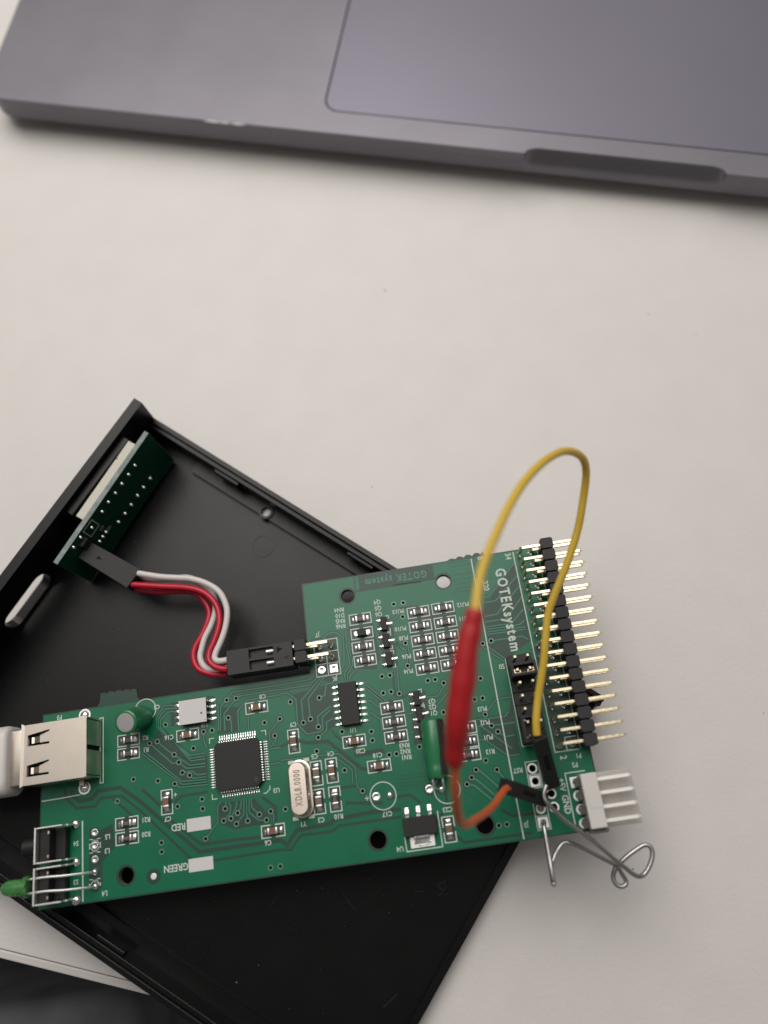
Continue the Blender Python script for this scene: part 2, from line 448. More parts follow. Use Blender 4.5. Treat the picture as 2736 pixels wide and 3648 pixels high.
# ------------------------------------------------------------------ display board standing in the case
DF = {"o":[-78.87,80.75,18.5],"ex":[-0.61072,-0.79185,0.0],"ez":[0.07373,-0.05686,-0.99566],"n":[-0.78841,0.60806,-0.09311],"L":35.5,"Hh":15.37}
ex, ez, nn = Vector(DF["ex"]), Vector(DF["ez"]), Vector(DF["n"])
disp = thing("display_board", "small dark green display board standing upright behind the case front", "circuit board", DF["o"],
             [[ex[i], -ez[i], nn[i]] for i in range(3)])
DL, DH = DF["L"], DF["Hh"]
obj("board_base", MB().box(0, DL, -DH, -0.0, 0.02, 1.22), M_EDGE2, disp)
obj("solder_mask", MB().box(0.05, DL - 0.05, -DH + 0.05, -0.05, -0.01, 0.02), M_PCB2, disp)
obj("display_module", MB().box(3.6, 24.4, -13, -0.9, 1.22, 3.9), M_DISP, disp, bevel=0.12)
obj("module_notch", MB().box(8.4, 8.7, -13, -0.88, 3.5, 4.0), M_HOLE, disp)
dp = [[7.74,2.65],[10.29,2.66],[12.91,2.56],[15.49,2.55],[18.04,2.31],[20.61,2.44],[7.5,11.09],[10.18,10.91],[12.65,10.76],[15.29,10.71],[17.8,10.66],[20.32,10.39],[24.82,2.69],[27.94,1.19],[30.56,1.19],[23.89,8.46],[25.14,8.49],[26.41,8.45]]
jm = MB().lathe([(0.42, 0), (0.40, -0.12), (0.22, -0.4), (0.06, -0.6)], (0, 0, 0), 10).mesh("solder_joint", M_SOLDER, True)
for x, y in dp:
    link("solder_joint", jm, disp, (x, -y, -0.01))
sm = MB().strip([(23.4, -1.0), (26.6, -1.0), (26.6, -4.6), (23.4, -4.6)], 0.16, -0.04, -0.01, True)
obj("printed_outline", sm, M_SILK, disp)
obj("transistor", MB().box(27.3, 29.6, -5.2, -2.2, -1.1, -0.01), M_CHIP, disp, bevel=0.12)
for s, x, y in (("C1", 23.6, -6.2), ("103", 22.9, -8.6)):
    tm = link("printed_text", text_mesh(s, 0.9, M_SILK), disp, (x, y, -0.03)); tm.rotation_euler = (PI, 0, 0)

# ------------------------------------------------------------------ the main circuit board
BD = {"loc":[-0.0,-0.0,17.13],"rot":[[0.999197,0.002617,-0.039972],[-0.0,0.997864,0.065327],[0.040058,-0.065274,0.997063]]}
board = thing("circuit_board", "long green circuit board with chips and pin headers resting across the black case", "circuit board", BD["loc"], BD["rot"])
TABA = [(-95.3, 21.71), (-94.8, 22.6), (-94.65, 24.4), (-93.6, 24.45), (-93.3, 24.0), (-92.9, 24.5), (-91.9, 24.5), (-91.6, 24.05), (-91.2, 24.5), (-90.1, 24.45), (-89.8, 24.0), (-89.4, 24.4), (-88.4, 24.35), (-88.1, 23.9), (-87.7, 24.3), (-86.75, 24.2), (-86.5, 22.4), (-86.1, 21.75)]
TABB = [(-15.9, 41.7), (-15.2, 42.05), (-14.4, 42.0), (-14.0, 41.8), (-13.4, 42.3), (-12.6, 42.2), (-12.2, 41.85), (-11.5, 42.4), (-10.7, 42.3), (-10.3, 41.9), (-9.6, 42.5), (-8.8, 42.4), (-8.4, 42.0), (-7.8, 42.5), (-7.5, 41.9), (-7.2, 41.75)]
OUT = [(-107.6, -16.4), (5.88, -16.4), (5.88, 41.75)] + TABB[::-1] + [(-48.6, 41.7), (-48.75, 21.72)] + TABA[::-1] + [(-107.5, 21.72)]
VIAS = [[-67.05,18.87],[-64.99,18.94],[-66.92,15.16],[-80.49,15.69],[-72.36,13.06],[-70.56,13.06],[-84.07,12.37],[-82.38,12.51],[-74.69,10.05],[-78.85,9.36],[-77.92,7.68],[-77.25,5.53],[-75.74,4.79],[-82.47,4.62],[-78.94,3.55],[-73.36,-0.22],[-59.29,13.04],[-57.34,10.08],[-55.98,13.33],[-53.45,16.47],[-47.28,16.4],[-49.56,12.36],[-51.12,11.85],[-48.05,10.54],[-48.31,8.43],[-43.27,8.87],[-37.22,8.03],[-37.23,6.25],[-33.53,18.84],[-31.83,18.82],[-33.74,15.38],[-32.07,15.4],[-30.42,14.77],[-48.94,5.77],[-43.64,1.27],[-40.48,-3.15],[-34.21,2.97],[-32.68,2.95],[-27.86,20.24],[-27.87,3.65],[-28.92,33.88],[-26.83,33.87],[-27.37,30.83],[-27.6,25.09],[-24.11,16.55],[-22.57,16.53],[-20.91,15.54],[-21.93,9.69],[-13.19,15.34],[-13.48,11.32],[-15.16,11.31],[-13.56,8.02],[-12.69,5.65],[-11.64,4.32],[-15.07,-0.85],[-17.3,-2.34],[-18.43,-3.64],[-19.57,-4.77],[-13.21,-2.87],[-9.59,22.75],[-11.45,22.46],[-91.12,1.8],[-87.65,5.65],[-78.52,-0.92],[-73.33,-2.06],[-68.69,-2.69],[-69.14,-4.91],[-67.61,-4.69],[-66.19,-3.84],[-66.59,-5.86],[-64.23,-5.59],[-61.78,-4.72],[-59.44,-4.43],[-60.4,-5.95],[-73.01,-7.78],[-82.08,-7.29],[-82.08,-9.02],[-60.3,-14.77],[-58.35,-14.75],[-56.39,-4.43],[-14.75,-13.1],[-13.16,-13.11]]
HOLES = [[-38.72,37.32,1.5],[-17.43,37.25,1.52],[-89.49,-12.4,1.6],[-38.6,-12.57,1.68],[-17.37,-12.67,1.68]]
OPEN = [[-6.24,-3.61,0.66],[-6.14,-6.05,0.66],[-6.13,-11.16,0.58],[-6.16,-13.71,0.58],[-3.52,-6.2,0.66],[-3.52,-8.75,0.66],[-3.52,-11.25,0.66]]
hl = [circ(v, 0.36, 10) for v in VIAS] + [circ(h[:2], h[2], 28) for h in HOLES] + [circ(v[:2], v[2], 12) for v in OPEN]
obj("board_base", MB().plate(OUT, hl, -1.6, -0.03), M_EDGE, board)
def inset_out(p, d=0.28):
    n = len(p); o = []
    for i in range(n):
        a, b, c = Vector(p[i - 1]), Vector(p[i]), Vector(p[(i + 1) % n])
        n1 = Vector((-(b - a).y, (b - a).x)).normalized(); n2 = Vector((-(c - b).y, (c - b).x)).normalized()
        m_ = (n1 + n2); m_ = m_.normalized() if m_.length > 1e-4 else n1
        o.append(tuple(b + m_ * d))
    return o
hl2 = [circ(v, 0.37, 10) for v in VIAS] + [circ(h[:2], h[2] + 0.02, 28) for h in HOLES] + [circ(v[:2], v[2] + 0.01, 12) for v in OPEN]
obj("bare_margin", MB().plate(OUT, hl2, -0.03, -0.015), M_BARE, board)
SIMPLE = [(-107.6, -16.4), (5.88, -16.4), (5.88, 41.75), (-48.6, 41.7), (-48.75, 21.72), (-107.5, 21.72)]
hl3 = [circ(v, 0.37, 10) for v in VIAS] + [circ(h[:2], h[2] + 0.42, 28) for h in HOLES] + [circ(v[:2], v[2] + 0.01, 12) for v in OPEN]
obj("solder_mask", MB().plate(inset_out(SIMPLE, 0.42), hl3, -0.015, 0.0), M_MASK, board)
zm = MB()
def open_holes(z):
    bx0, bx1 = min(p[0] for p in z), max(p[0] for p in z); by0, by1 = min(p[1] for p in z), max(p[1] for p in z)
    return [circ(v, 0.37, 10) for v in VIAS if bx0 < v[0] < bx1 and by0 < v[1] < by1] + [circ(h[:2], h[2] + 0.03, 20) for h in HOLES if bx0 < h[0] < bx1 and by0 < h[1] < by1] + [circ(h[:2], h[2] + 0.03, 14) for h in OPEN if bx0 < h[0] < bx1 and by0 < h[1] < by1]
for z in [[[-9.81,31.42],[-8.06,31.9],[-1.57,38.73],[-1.15,21.71],[-7.08,18.48],[-7.31,18.69],[-10.3,21.86],[-9.97,26.57]],[[-15.39,7.57],[-9.29,7.52],[-8.65,8.11],[-7.65,10.54],[-8.09,1.31],[-7.84,-0.86],[-10.46,-1.14],[-14.7,2.76]],[[-26.26,32.07],[-15.87,32.11],[-15.94,28.45],[-15.97,24.57],[-17.2,19.49],[-21.26,17.79],[-26.28,19.63]],[[-39.35,30.47],[-33.94,30.55],[-33.31,22.87],[-34.53,20.52],[-39.54,21.29]],[[-96.99,-2.59],[-94.85,-3.19],[-92.19,-2.42],[-91.69,-6.81],[-94.25,-9.15],[-94.35,-14.08],[-97.12,-13.73]],[[-47.72,28.97],[-42.29,29.24],[-42.22,20.25],[-43.63,19.03],[-47.32,20.31]],[[-70.42,-1.32],[-62.53,-1.59],[-60.0,-4.84],[-60.31,-6.55],[-66.74,-6.8],[-69.79,-5.43]],[[-79.38,20.13],[-77.61,20.14],[-77.62,15.18],[-79.37,15.17]],[[-71.31,20.36],[-69.66,20.12],[-69.47,15.31],[-69.93,13.63],[-71.41,14.89]],[[-69.15,17.73],[-64.6,17.06],[-64.94,12.04],[-69.47,12.17]],[[-81.75,15.35],[-78.23,11.36],[-75.31,7.54],[-71.85,8.23],[-71.99,2.39],[-76.23,2.98],[-84.44,10.53]],[[-1.11,20.41],[4.24,19.58],[4.84,-0.28],[-1.11,-1.07]],[[-35.03,14.09],[-29.75,13.48],[-29.8,4.76],[-34.85,4.98]],[[-53.23,17.85],[-47.68,18.62],[-44.36,19.01],[-43.88,10.53],[-48.01,8.73],[-51.78,10.3]],[[-89.49,14.19],[-87.83,14.13],[-87.71,10.14],[-89.45,10.22]],[[-89.87,-1.28],[-88.09,-1.36],[-87.83,-7.0],[-89.58,-6.77]],[[-32.94,31.15],[-29.79,31.02],[-29.81,20.52],[-33.11,20.31]],[[-28.52,14.87],[-24.98,14.69],[-24.84,8.78],[-26.74,9.06],[-27.52,3.93],[-28.89,4.13]]]: zm.plate(z, open_holes(z), 0.0, 0.012)
lx0, lx1, ly0, ly1 = -35.9, -19.2, 37.9, 41.5
zm.box(lx0, lx1, ly0, ly1, 0.0, 0.012)
obj("bare_patch", zm, M_BARE, board, kind="stuff")
gm = MB()
for L in [[0.5,[-102.19,5.85],[-102.17,4.1],[-99.88,1.68],[-95.83,1.49],[-94.58,2.89],[-90.35,2.85],[-86.32,-0.62],[-75.82,-11.4],[-71.72,-11.93],[-58.02,-11.79],[-56.0,-12.05],[-53.73,-9.7],[-47.24,-9.78],[-45.95,-8.94],[-33.36,-8.98]],[0.8,[-100.82,5.16],[-100.81,4.29],[-99.26,2.98],[-96.56,3.08],[-95.2,4.39],[-90.42,4.39],[-86.28,1.09],[-84.19,-0.91],[-74.37,-10.03],[-57.87,-10.02],[-56.59,-11.04],[-54.48,-8.66],[-47.59,-8.32],[-46.66,-7.66],[-38.75,-7.31],[-33.33,-7.57]],[0.6,[-85.87,3.43],[-82.13,-0.21],[-80.2,-3.23],[-73.96,-8.68],[-61.88,-8.87]],[0.6,[-44.16,-4.95],[-36.74,-5.96]],[0.5,[-34.59,-5.3],[-31.14,-5.13],[-29.21,-6.99]],[0.5,[-26.54,-10.5],[-24.97,-9.15],[-24.11,-8.01],[-24.03,-5.47]],[0.55,[-26.87,-10.46],[-21.82,-15.23],[-8.44,-15.25]],[0.6,[-13.76,-10.36],[-11.69,-11.73],[-7.74,-11.88]],[0.5,[-56.31,7.71],[-54.66,8.16]],[0.7,[-52.24,8.32],[-50.79,7.69],[-46.37,7.39],[-40.08,1.07],[-38.71,0.88]],[0.5,[-41.44,4.25],[-35.3,4.21]],[0.5,[-41.16,3.71],[-34.84,3.73]],[0.6,[-60.95,-1.48],[-58.35,-3.78],[-58.58,-6.46]],[0.5,[-44.97,-1.96],[-41.42,-1.97]],[0.5,[-28.14,14.46],[-28.89,14.22],[-29.73,14.0],[-30.78,14.15],[-31.43,14.6],[-31.12,19.34]],[0.4,[-45.42,9.55],[-44.68,8.25],[-40.69,4.64]],[0.5,[-79.2,-0.12],[-77.74,0.99],[-72.06,1.03]],[0.5,[-92.15,2.47],[-86.36,-2.88]],[0.4,[-36.92,38.1],[-22.25,37.95]],[0.35,[-28.46,38.18],[-19.64,38.1]],[0.3,[-36.71,41.39],[-36.87,38.48]],[0.35,[-19.44,41.1],[-19.5,38.96]],[0.4,[-28.1,32.84],[-23.84,32.72],[-23.04,31.84]],[0.1,[-14.93,38.21],[-10.43,38.24]],[0.1,[-15.21,37.09],[-10.63,37.11]],[0.1,[-15.01,36.08],[-11.0,36.11]],[0.1,[-15.08,35.13],[-11.17,35.17]],[0.1,[-15.96,34.32],[-11.5,34.36]],[0.1,[-15.16,40.2],[-10.27,40.18]],[0.1,[-15.58,41.06],[-10.32,40.97]],[0.1,[-33.08,-1.96],[-26.05,-2.13]],[0.1,[-33.7,-2.69],[-26.18,-2.92]],[0.1,[-33.29,-3.39],[-28.32,-3.43]],[0.1,[-33.7,-3.9],[-28.4,-3.99]],[0.1,[-20.54,-5.96],[-17.13,-8.64]],[0.1,[-32.99,-1.32],[-26.3,-1.53]]]: gm.strip(L[1:], L[0], 0.012, 0.020)
TRC = [[0.22,[-78.47,19.46],[-80.69,19.7],[-82.43,17.38],[-82.39,15.44],[-75.44,8.74],[-72.37,8.73]],[0.22,[-77.76,18.79],[-80.53,19.05],[-81.97,17.14],[-82.02,15.56],[-75.28,8.13],[-72.4,8.14]],[0.22,[-78.52,18.26],[-79.81,18.24],[-81.52,16.89],[-81.57,15.32],[-75.31,7.62],[-72.25,7.61]],[0.22,[-72.36,13.06],[-72.42,11.22],[-71.78,9.59]],[0.22,[-84.04,12.2],[-79.27,7.67],[-78.37,7.75]],[0.22,[-82.38,12.51],[-79.91,10.15],[-78.85,9.36]],[0.22,[-78.85,9.36],[-75.53,6.72],[-72.3,6.69]],[0.22,[-77.92,7.68],[-76.36,6.25],[-72.33,6.1]],[0.22,[-77.25,5.53],[-75.05,5.48],[-74.28,4.7],[-72.23,4.58]],[0.22,[-75.74,4.79],[-75.11,4.07],[-72.26,4.0]],[0.22,[-85.35,11.01],[-77.44,3.81],[-72.28,3.51]],[0.22,[-85.72,10.54],[-77.29,3.21],[-72.13,2.99]],[0.22,[-78.94,3.55],[-78.02,2.73],[-71.98,2.47]],[0.22,[-69.16,12.82],[-68.96,17.7],[-69.81,19.07]],[0.22,[-68.8,12.77],[-68.51,17.63],[-67.05,18.87]],[0.22,[-67.81,12.63],[-67.78,16.11],[-64.99,18.94]],[0.22,[-66.38,12.25],[-66.34,14.32],[-66.92,15.16]],[0.22,[-64.84,12.2],[-64.84,16.21],[-62.69,18.19],[-55.38,18.26]],[0.22,[-62.77,12.07],[-62.65,15.01]],[0.22,[-64.99,18.94],[-64.08,19.29],[-55.28,19.4]],[0.22,[-67.05,18.87],[-65.76,20.34],[-55.2,20.29]],[0.22,[-55.98,13.33],[-58.44,10.92],[-58.49,9.22]],[0.22,[-57.34,10.08],[-57.25,9.04],[-58.41,8.01]],[0.22,[-58.44,7.6],[-56.32,7.55]],[0.22,[-58.88,4.54],[-56.58,4.64]],[0.22,[-55.2,20.29],[-48.86,20.5],[-47.97,21.17],[-47.89,22.79]],[0.22,[-55.29,19.31],[-48.98,19.35],[-47.28,20.71]],[0.22,[-46.57,20.51],[-51.09,16.47],[-51.12,11.85]],[0.22,[-45.84,20.49],[-49.63,16.52],[-49.56,12.36]],[0.22,[-55.36,18.52],[-53.91,18.4],[-52.23,16.82],[-52.35,11.77],[-50.61,9.45],[-47.74,9.55],[-47.16,9.98],[-47.08,12.38],[-45.14,13.66]],[0.22,[-48.31,8.43],[-46.39,9.69],[-46.31,11.23],[-44.8,11.87]],[0.22,[-48.05,10.54],[-48.03,12.69],[-45.07,14.35]],[0.22,[-56.54,5.05],[-44.56,4.69],[-41.42,1.59],[-41.45,-2.17],[-40.48,-3.15]],[0.22,[-47.28,16.4],[-46.06,16.78],[-45.46,19.0],[-43.98,19.14],[-42.61,20.0]],[0.22,[-37.19,16.87],[-34.18,13.78]],[0.22,[-37.17,14.23],[-36.63,14.23],[-34.89,12.5]],[0.22,[-37.12,11.78],[-36.69,11.72],[-35.03,10.1],[-35.0,7.7]],[0.22,[-37.1,17.57],[-33.3,13.65]],[0.22,[-42.3,-1.4],[-42.08,1.18],[-44.84,3.73]],[0.22,[-68.41,-1.44],[-68.43,-2.73]],[0.22,[-67.88,-1.51],[-67.5,-2.37],[-67.67,-3.64],[-69.14,-4.91]],[0.22,[-66.3,-1.56],[-66.37,-2.52],[-67.61,-4.69]],[0.22,[-65.25,-1.54],[-65.43,-2.81],[-66.19,-3.84]],[0.22,[-64.72,-1.45],[-64.91,-4.17],[-66.59,-5.86]],[0.22,[-64.19,-1.44],[-64.3,-3.77],[-64.23,-5.59]],[0.22,[-63.66,-1.43],[-63.85,-3.99],[-61.98,-5.77],[-60.4,-5.95]],[0.22,[-63.23,-1.49],[-63.26,-3.11],[-61.78,-4.72]],[0.22,[-69.54,-1.28],[-70.28,-1.99],[-70.37,-5.04],[-73.01,-7.78]],[0.22,[-59.44,-4.43],[-58.9,-5.15],[-59.03,-6.72]],[0.22,[-45.13,28.75],[-43.9,29.77],[-42.05,29.67],[-40.66,28.05],[-41.23,22.45],[-42.47,21.19]],[0.22,[-39.35,30.47],[-40.02,29.82],[-40.27,26.69],[-39.97,22.26],[-41.35,20.66],[-41.25,19.21]],[0.22,[-39.26,23.6],[-39.54,22.01],[-40.83,20.4],[-40.8,19.14]],[0.22,[-38.53,21.31],[-40.25,19.95],[-40.34,19.16]],[0.22,[-30.23,30.53],[-29.3,30.57],[-27.64,31.81]],[0.22,[-29.82,25.62],[-27.9,23.68],[-27.67,22.73],[-27.86,20.23]],[0.22,[-27.6,25.09],[-27.12,24.65],[-27.2,21.03],[-26.42,20.19]],[0.22,[-30.08,20.56],[-30.4,14.92]],[0.22,[-29.66,25.42],[-28.26,23.73]],[0.22,[-20.91,15.54],[-21.03,14.8],[-22.56,13.1],[-24.85,13.18]],[0.22,[-20.33,13.64],[-23.46,10.81]],[0.22,[-16.06,7.24],[-9.73,7.08],[-8.69,7.95]],[0.22,[-12.69,5.65],[-7.75,5.61]],[0.22,[-15.86,5.94],[-14.83,5.88],[-9.42,0.68]],[0.22,[-15.65,3.23],[-14.63,3.17],[-10.36,-0.66],[-8.14,-0.65]],[0.22,[-11.64,4.32],[-10.32,3.13],[-8.41,3.19]],[0.22,[-13.6,8.02],[-10.88,10.67],[-7.62,10.7]],[0.22,[-29.7,10.52],[-28.11,10.46]],[0.22,[-30.24,6.84],[-28.68,6.7]],[0.4,[-17.28,-2.27],[-16.69,-2.47],[-13.46,-6.14]],[0.4,[-18.42,-3.57],[-17.36,-4.31],[-14.41,-7.6]],[0.4,[-19.56,-4.7],[-18.19,-5.16],[-15.21,-8.28]],[0.4,[-13.2,-2.8],[-11.77,-5.25]],[0.22,[-10.21,32.24],[-8.35,32.32],[-6.57,33.94],[-1.53,38.92]],[0.22,[-10.23,31.11],[-7.01,31.16],[-5.35,32.6],[-1.37,35.98]],[0.22,[-10.23,28.1],[-7.29,28.2],[-5.92,29.66],[-1.28,33.65]],[0.22,[-10.27,26.9],[-5.52,26.98],[-4.18,28.26],[-1.19,31.35]],[0.22,[-10.12,25.77],[-4.67,25.74],[-1.6,28.41]],[0.22,[-10.02,25.29],[-2.95,25.28],[-1.89,26.04]],[0.22,[-9.94,24.73],[-2.01,24.58]],[0.22,[-10.04,24.19],[-1.92,24.11]],[0.22,[-9.59,22.75],[-2.93,22.71],[-1.85,21.82]],[0.22,[-11.45,22.46],[-10.66,21.82],[-7.34,18.52]],[0.22,[-11.59,21.7],[-7.61,18.03]]]
halo = set()
for L in TRC:
    for e, n_ in ((1, 2), (-1, -2)):
        p, q = Vector(L[e]), Vector(L[n_])
        near = [v for v in VIAS if (Vector(v) - p).length < 0.5]
        if near:
            v = Vector(near[0]); halo.add(tuple(near[0]))
            L[e] = list(v + (q - v).normalized() * 0.50)
for v in halo: gm.ring(v, 0.56, 0.80, 0.012, 0.0203, 16)
for L in TRC: gm.strip(L[1:], L[0] + 0.44, 0.0121, 0.0205)
obj("trace_gap", gm, M_BARE, board, kind="stuff")
tm_ = MB()
for L in TRC: tm_.strip(L[1:], L[0], 0.0205, 0.034)
obj("copper_trace", tm_, M_TRACE, board, kind="stuff")
vr = MB().ring((0, 0), 0.34, 0.56, 0.0, 0.045, 14).ring((0, 0), 0.335, 0.36, -1.6, 0.04, 14).mesh("via_ring", M_RING)
for v in VIAS: link("via_ring", vr, board, v + [0])
# printed lines, boxes and lettering
ZS = 0.05
def silk(pts, w=0.2, closed=False): obj("printed_line", MB().strip(pts, w, 0.03, ZS, closed), M_SILK, board)
silk([(-10.59, 41.3), (-10.45, -16.2)], 0.26); silk([(-1.31, 41.3), (-1.16, -1.26), (3.6, -1.26)], 0.24)
silk([(-98.5, -0.95), (-98.3, -16.0)], 0.28)
silk([(-94.75, 19.15), (-94.05, 19.15), (-94.1, 5.9), (-94.75, 5.9)], 0.2, True)
silk([(-107.3, 4.0), (-103, 4.05), (-98.9, 4.2)], 0.24)
silk([(3.83, -5.43), (-0.12, -5.43), (-0.21, -16.0), (1.0, -16.0)], 0.22)
silk([(1.27, -1.2), (1.27, 1.3), (3.6, 1.3)], 0.18)
silk([(3.95, -1.26), (3.95, 41.2)], 0.14)
silk([(-7.35, 0.75), (-2.4, 0.75)], 0.2); silk([(-7.4, 18.5), (-7.35, 0.75)], 0.18)
for y0 in (-2.3, -10.0):
    silk([(-7.45, y0), (-4.9, y0), (-4.9, y0 - 5.0), (-7.45, y0 - 5.0)], 0.18, True); silk([(-7.45, y0 - 2.5), (-4.9, y0 - 2.5)], 0.18)
# J7 grid
jx0, jx1, jy0, jy1 = -47.3, -42.15, 28.45, 20.75
silk([(jx0, jy0), (jx1, jy0), (jx1, jy1), (jx0, jy1)], 0.2, True)
for y in (25.85, 23.3): silk([(jx0, y), (jx1, y)], 0.2)
silk([(-44.75, 25.85), (-44.75, jy1)], 0.2)
# corner marks of the square chip
qx, qy = -65.2, 5.45
for sx, sy in ((1, 1), (-1, 1), (-1, -1)): silk([(qx + sx * 5.0, qy + sy * 6.0), (qx + sx * 6.0, qy + sy * 6.0), (qx + sx * 6.0, qy + sy * 5.0)], 0.18)
silk([(qx + 6.0, qy - 5.0), (qx + 6.0, qy - 5.6), (qx + 5.2, qy - 6.3), (qx + 4.6, qy - 6.3)], 0.18)
# lamp symbols
for y, d in ((-4.78, -1), (-7.31, 1), (-12.22, -1)):
    silk([(-97.0, y), (-96.3, y)], 0.16); silk([(-95.4, y), (-94.7, y)], 0.16); silk([(-95.83, y + d * 0.1), (-95.83, y + d * 0.55)], 0.14)
    for s in (-1, 1): silk([(-95.83 + s * 0.25, y + d * 0.15), (-95.83 + s * 1.15, y + d * 1.25), (-95.83 + s * 1.15, y + d * 0.7)], 0.16)
obj("printed_block", MB().box(-76.72, -71.8, -6.05, -3.6, 0.03, ZS), M_STICK, board)
obj("printed_block", MB().box(-76.68, -71.7, -13.5, -11.08, 0.03, ZS), M_STICK, board)
for c, r in (((-36.5, -4.62), 2.62), ((-23.64, -5.2), 2.62), ((-84.78, 19.4), 2.3)):
    obj("printed_circle", MB().ring(c, r - 0.1, r + 0.1, 0.03, ZS, 40), M_SILK, board)
for s, x, y, h, a in [["RN4",-40.94,34.47,0.92,180],["D10",-40.9,33.2,0.92,180],["RN5",-40.94,32.0,0.92,180],["RN6",-40.99,30.82,0.92,180],["Q4",-32.43,34.92,0.92,180],["Q5",-32.43,33.57,0.92,180],["Q6",-32.46,32.2,0.92,180],["J7",-46.23,29.86,0.92,180],["JK",-43.52,20.0,0.92,180],["PU13",-28.19,32.13,0.92,180],["PU10",-28.24,28.28,0.92,180],["PU8",-27.86,26.2,0.92,180],["PU6",-27.81,22.2,0.92,180],["PU4",-27.85,19.06,0.92,180],["PU12",-14.14,31.42,0.92,180],["PU11",-14.21,28.36,0.92,180],["U1",-40.96,8.87,0.92,180],["C20",-39.91,4.53,0.92,180],["C18",-36.57,3.22,0.92,180],["RN3",-30.87,4.36,0.92,180],["RN2",-30.87,3.16,0.92,180],["RN1",-30.73,2.01,0.92,180],["C5",-49.48,4.8,0.92,180],["C4",-46.12,4.86,0.92,180],["C9",-53.29,11.76,0.92,180],["C8",-59.28,18.45,0.92,180],["C1",-82.23,19.66,0.92,180],["U8",-72.17,14.44,0.92,180],["C16",-79.81,12.97,0.92,180],["R2",-84.92,13.62,0.92,180],["R1",-84.79,11.19,0.92,180],["U3",-57.9,-0.63,0.92,180],["C7",-80.63,-3.01,0.92,180],["R21",-85.08,-2.57,0.92,180],["R20",-85.22,-5.31,0.92,180],["C6",-60.44,-10.18,0.92,180],["Y1",-52.93,-7.72,0.92,180],["C3",-49.38,-7.4,0.92,180],["R10",-45.84,-7.25,0.92,180],["C17",-36.13,-8.09,0.92,180],["U4",-34.53,-14.75,0.92,180],["C23",-24.17,-8.9,0.92,180],["Q3",-23.93,12.26,0.92,180],["Q2",-23.98,11.11,0.92,180],["Q1",-23.84,9.88,0.92,180],["PU3",-13.96,9.2,0.92,180],["PU2",-13.9,6.45,0.92,180],["PU1",-13.7,3.5,0.92,180],["R13",-13.88,0.7,0.92,180],["RST",-9.15,-3.6,0.92,180],["J3",-9.45,-13.58,0.92,180],["P1",3.31,-2.53,0.92,180],["P2",2.13,-4.14,0.92,180],["S4",-99.81,-5.13,0.92,180],["S3",-99.74,-12.27,0.92,180],["L5",-93.23,-4.69,0.92,180],["L3",-93.31,-7.35,0.92,180],["L4",-93.87,-15.09,0.92,180],["P3",-103.74,20.59,0.92,180],["+",-78.88,1.42,1.0,180],["+",-39.77,-4.62,1.2,180],["S0",-8.42,17.08,1.0,180],["RED",-78.5,-4.85,1.3,180],["GREEN",-79.22,-12.31,1.3,180],["GOTEKsystem",-5.13,28.97,2.2,-90],["34",-2.49,40.49,1.25,-90],["220",-8.5,34.73,1.2,-90],["B",-8.52,41.07,1.2,-90],["+5V",-1.12,-7.45,1.15,-90],["GND",-1.04,-11.08,1.25,-90],["2",0.29,-2.43,1.3,-90]]:
    link("printed_text", text_mesh(s, h, M_SILK, *((18.2, 0.04) if s[0:2] == "GO" else ())), board, (x, y, ZS + 0.004), math.radians(a))
link("printed_text", text_mesh("GOTEK system", 1.6, M_TRACE, 13.6), board, (-27.6, 39.85, 0.022), PI)
# fiducial and bare pads
obj("alignment_ring", MB().ring((-83.87, -13.28), 0.6, 1.45, 0.0, 0.014, 24), M_BARE, board)
obj("alignment_dot", MB().lathe([(0.6, 0), (0.6, 0.03), (0.5, 0.045)], (-83.87, -13.28, 0), 20), M_TIN, board)

# ---- small two-terminal parts
pad_prof = [(-1.86, 0.04), (-1.80, 0.09), (-1.46, 0.11), (-1.36, 0.17), (-1.16, 0.42), (-1.0, 0.62)]
def pad_mesh(sgn, hb):
    m_ = MB(); rings = []
    for x, z in pad_prof:
        z = z if z < 0.12 else z * hb / 0.5
        rings.append([(sgn * x, -0.60, 0.0), (sgn * x, -0.50, z * 0.92), (sgn * x, 0, z), (sgn * x, 0.50, z * 0.92), (sgn * x, 0.60, 0.0)])
    m_.loft(rings)
    return m_.mesh("solder_joint", M_SOLDER, True)
def two_terminal(kind):
    hh = {"resistor": 0.55, "capacitor": 0.95, "grey_capacitor": 0.95, "diode": 1.15}[kind]
    d = {}
    if kind == "diode":
        d["body"] = MB().box(-0.95, 0.95, -0.72, 0.72, 0.08, hh).mesh("diode", M_CHIP, False, 0.08)
        d["term"] = [MB().box(0.95, 1.45, -0.45, 0.45, 0.1, 0.35).mesh("terminal", M_SOLDER), MB().box(-1.45, -0.95, -0.45, 0.45, 0.1, 0.35).mesh("terminal", M_SOLDER)]
        d["pad"] = [pad_mesh(1, 0.25), pad_mesh(-1, 0.25)]
    else:
        w_ = 0.62
        bm_ = {"resistor": M_RES, "capacitor": M_CERAM, "grey_capacitor": M_CERAM2}[kind]
        d["body"] = MB().box(-0.62, 0.62, -w_ + 0.01, w_ - 0.01, 0.04, hh - 0.015).mesh(kind, bm_, False, 0.03)
        d["term"] = [MB().box(s * 0.62 if s > 0 else -1.0, 1.0 if s > 0 else -0.62, -w_, w_, 0.03, hh).mesh("terminal", M_TERM, True, 0.06) for s in (1, -1)]
        d["pad"] = [pad_mesh(1, hh * 0.7), pad_mesh(-1, hh * 0.7)]
    d["h"] = hh
    return d
kinds = {k: two_terminal(k) for k in ("resistor", "capacitor", "grey_capacitor", "diode")}
clear = MB().box(-2.2, 2.2, -1.0, 1.0, 0.014, 0.036).mesh("bare_rectangle", M_BARE)
bx = MB()
for sx in (1, -1):
    bx.strip([(sx * 0.45, 1.13), (sx * 2.33, 1.13), (sx * 2.33, -1.13), (sx * 0.45, -1.13)], 0.22, 0.036, ZS)
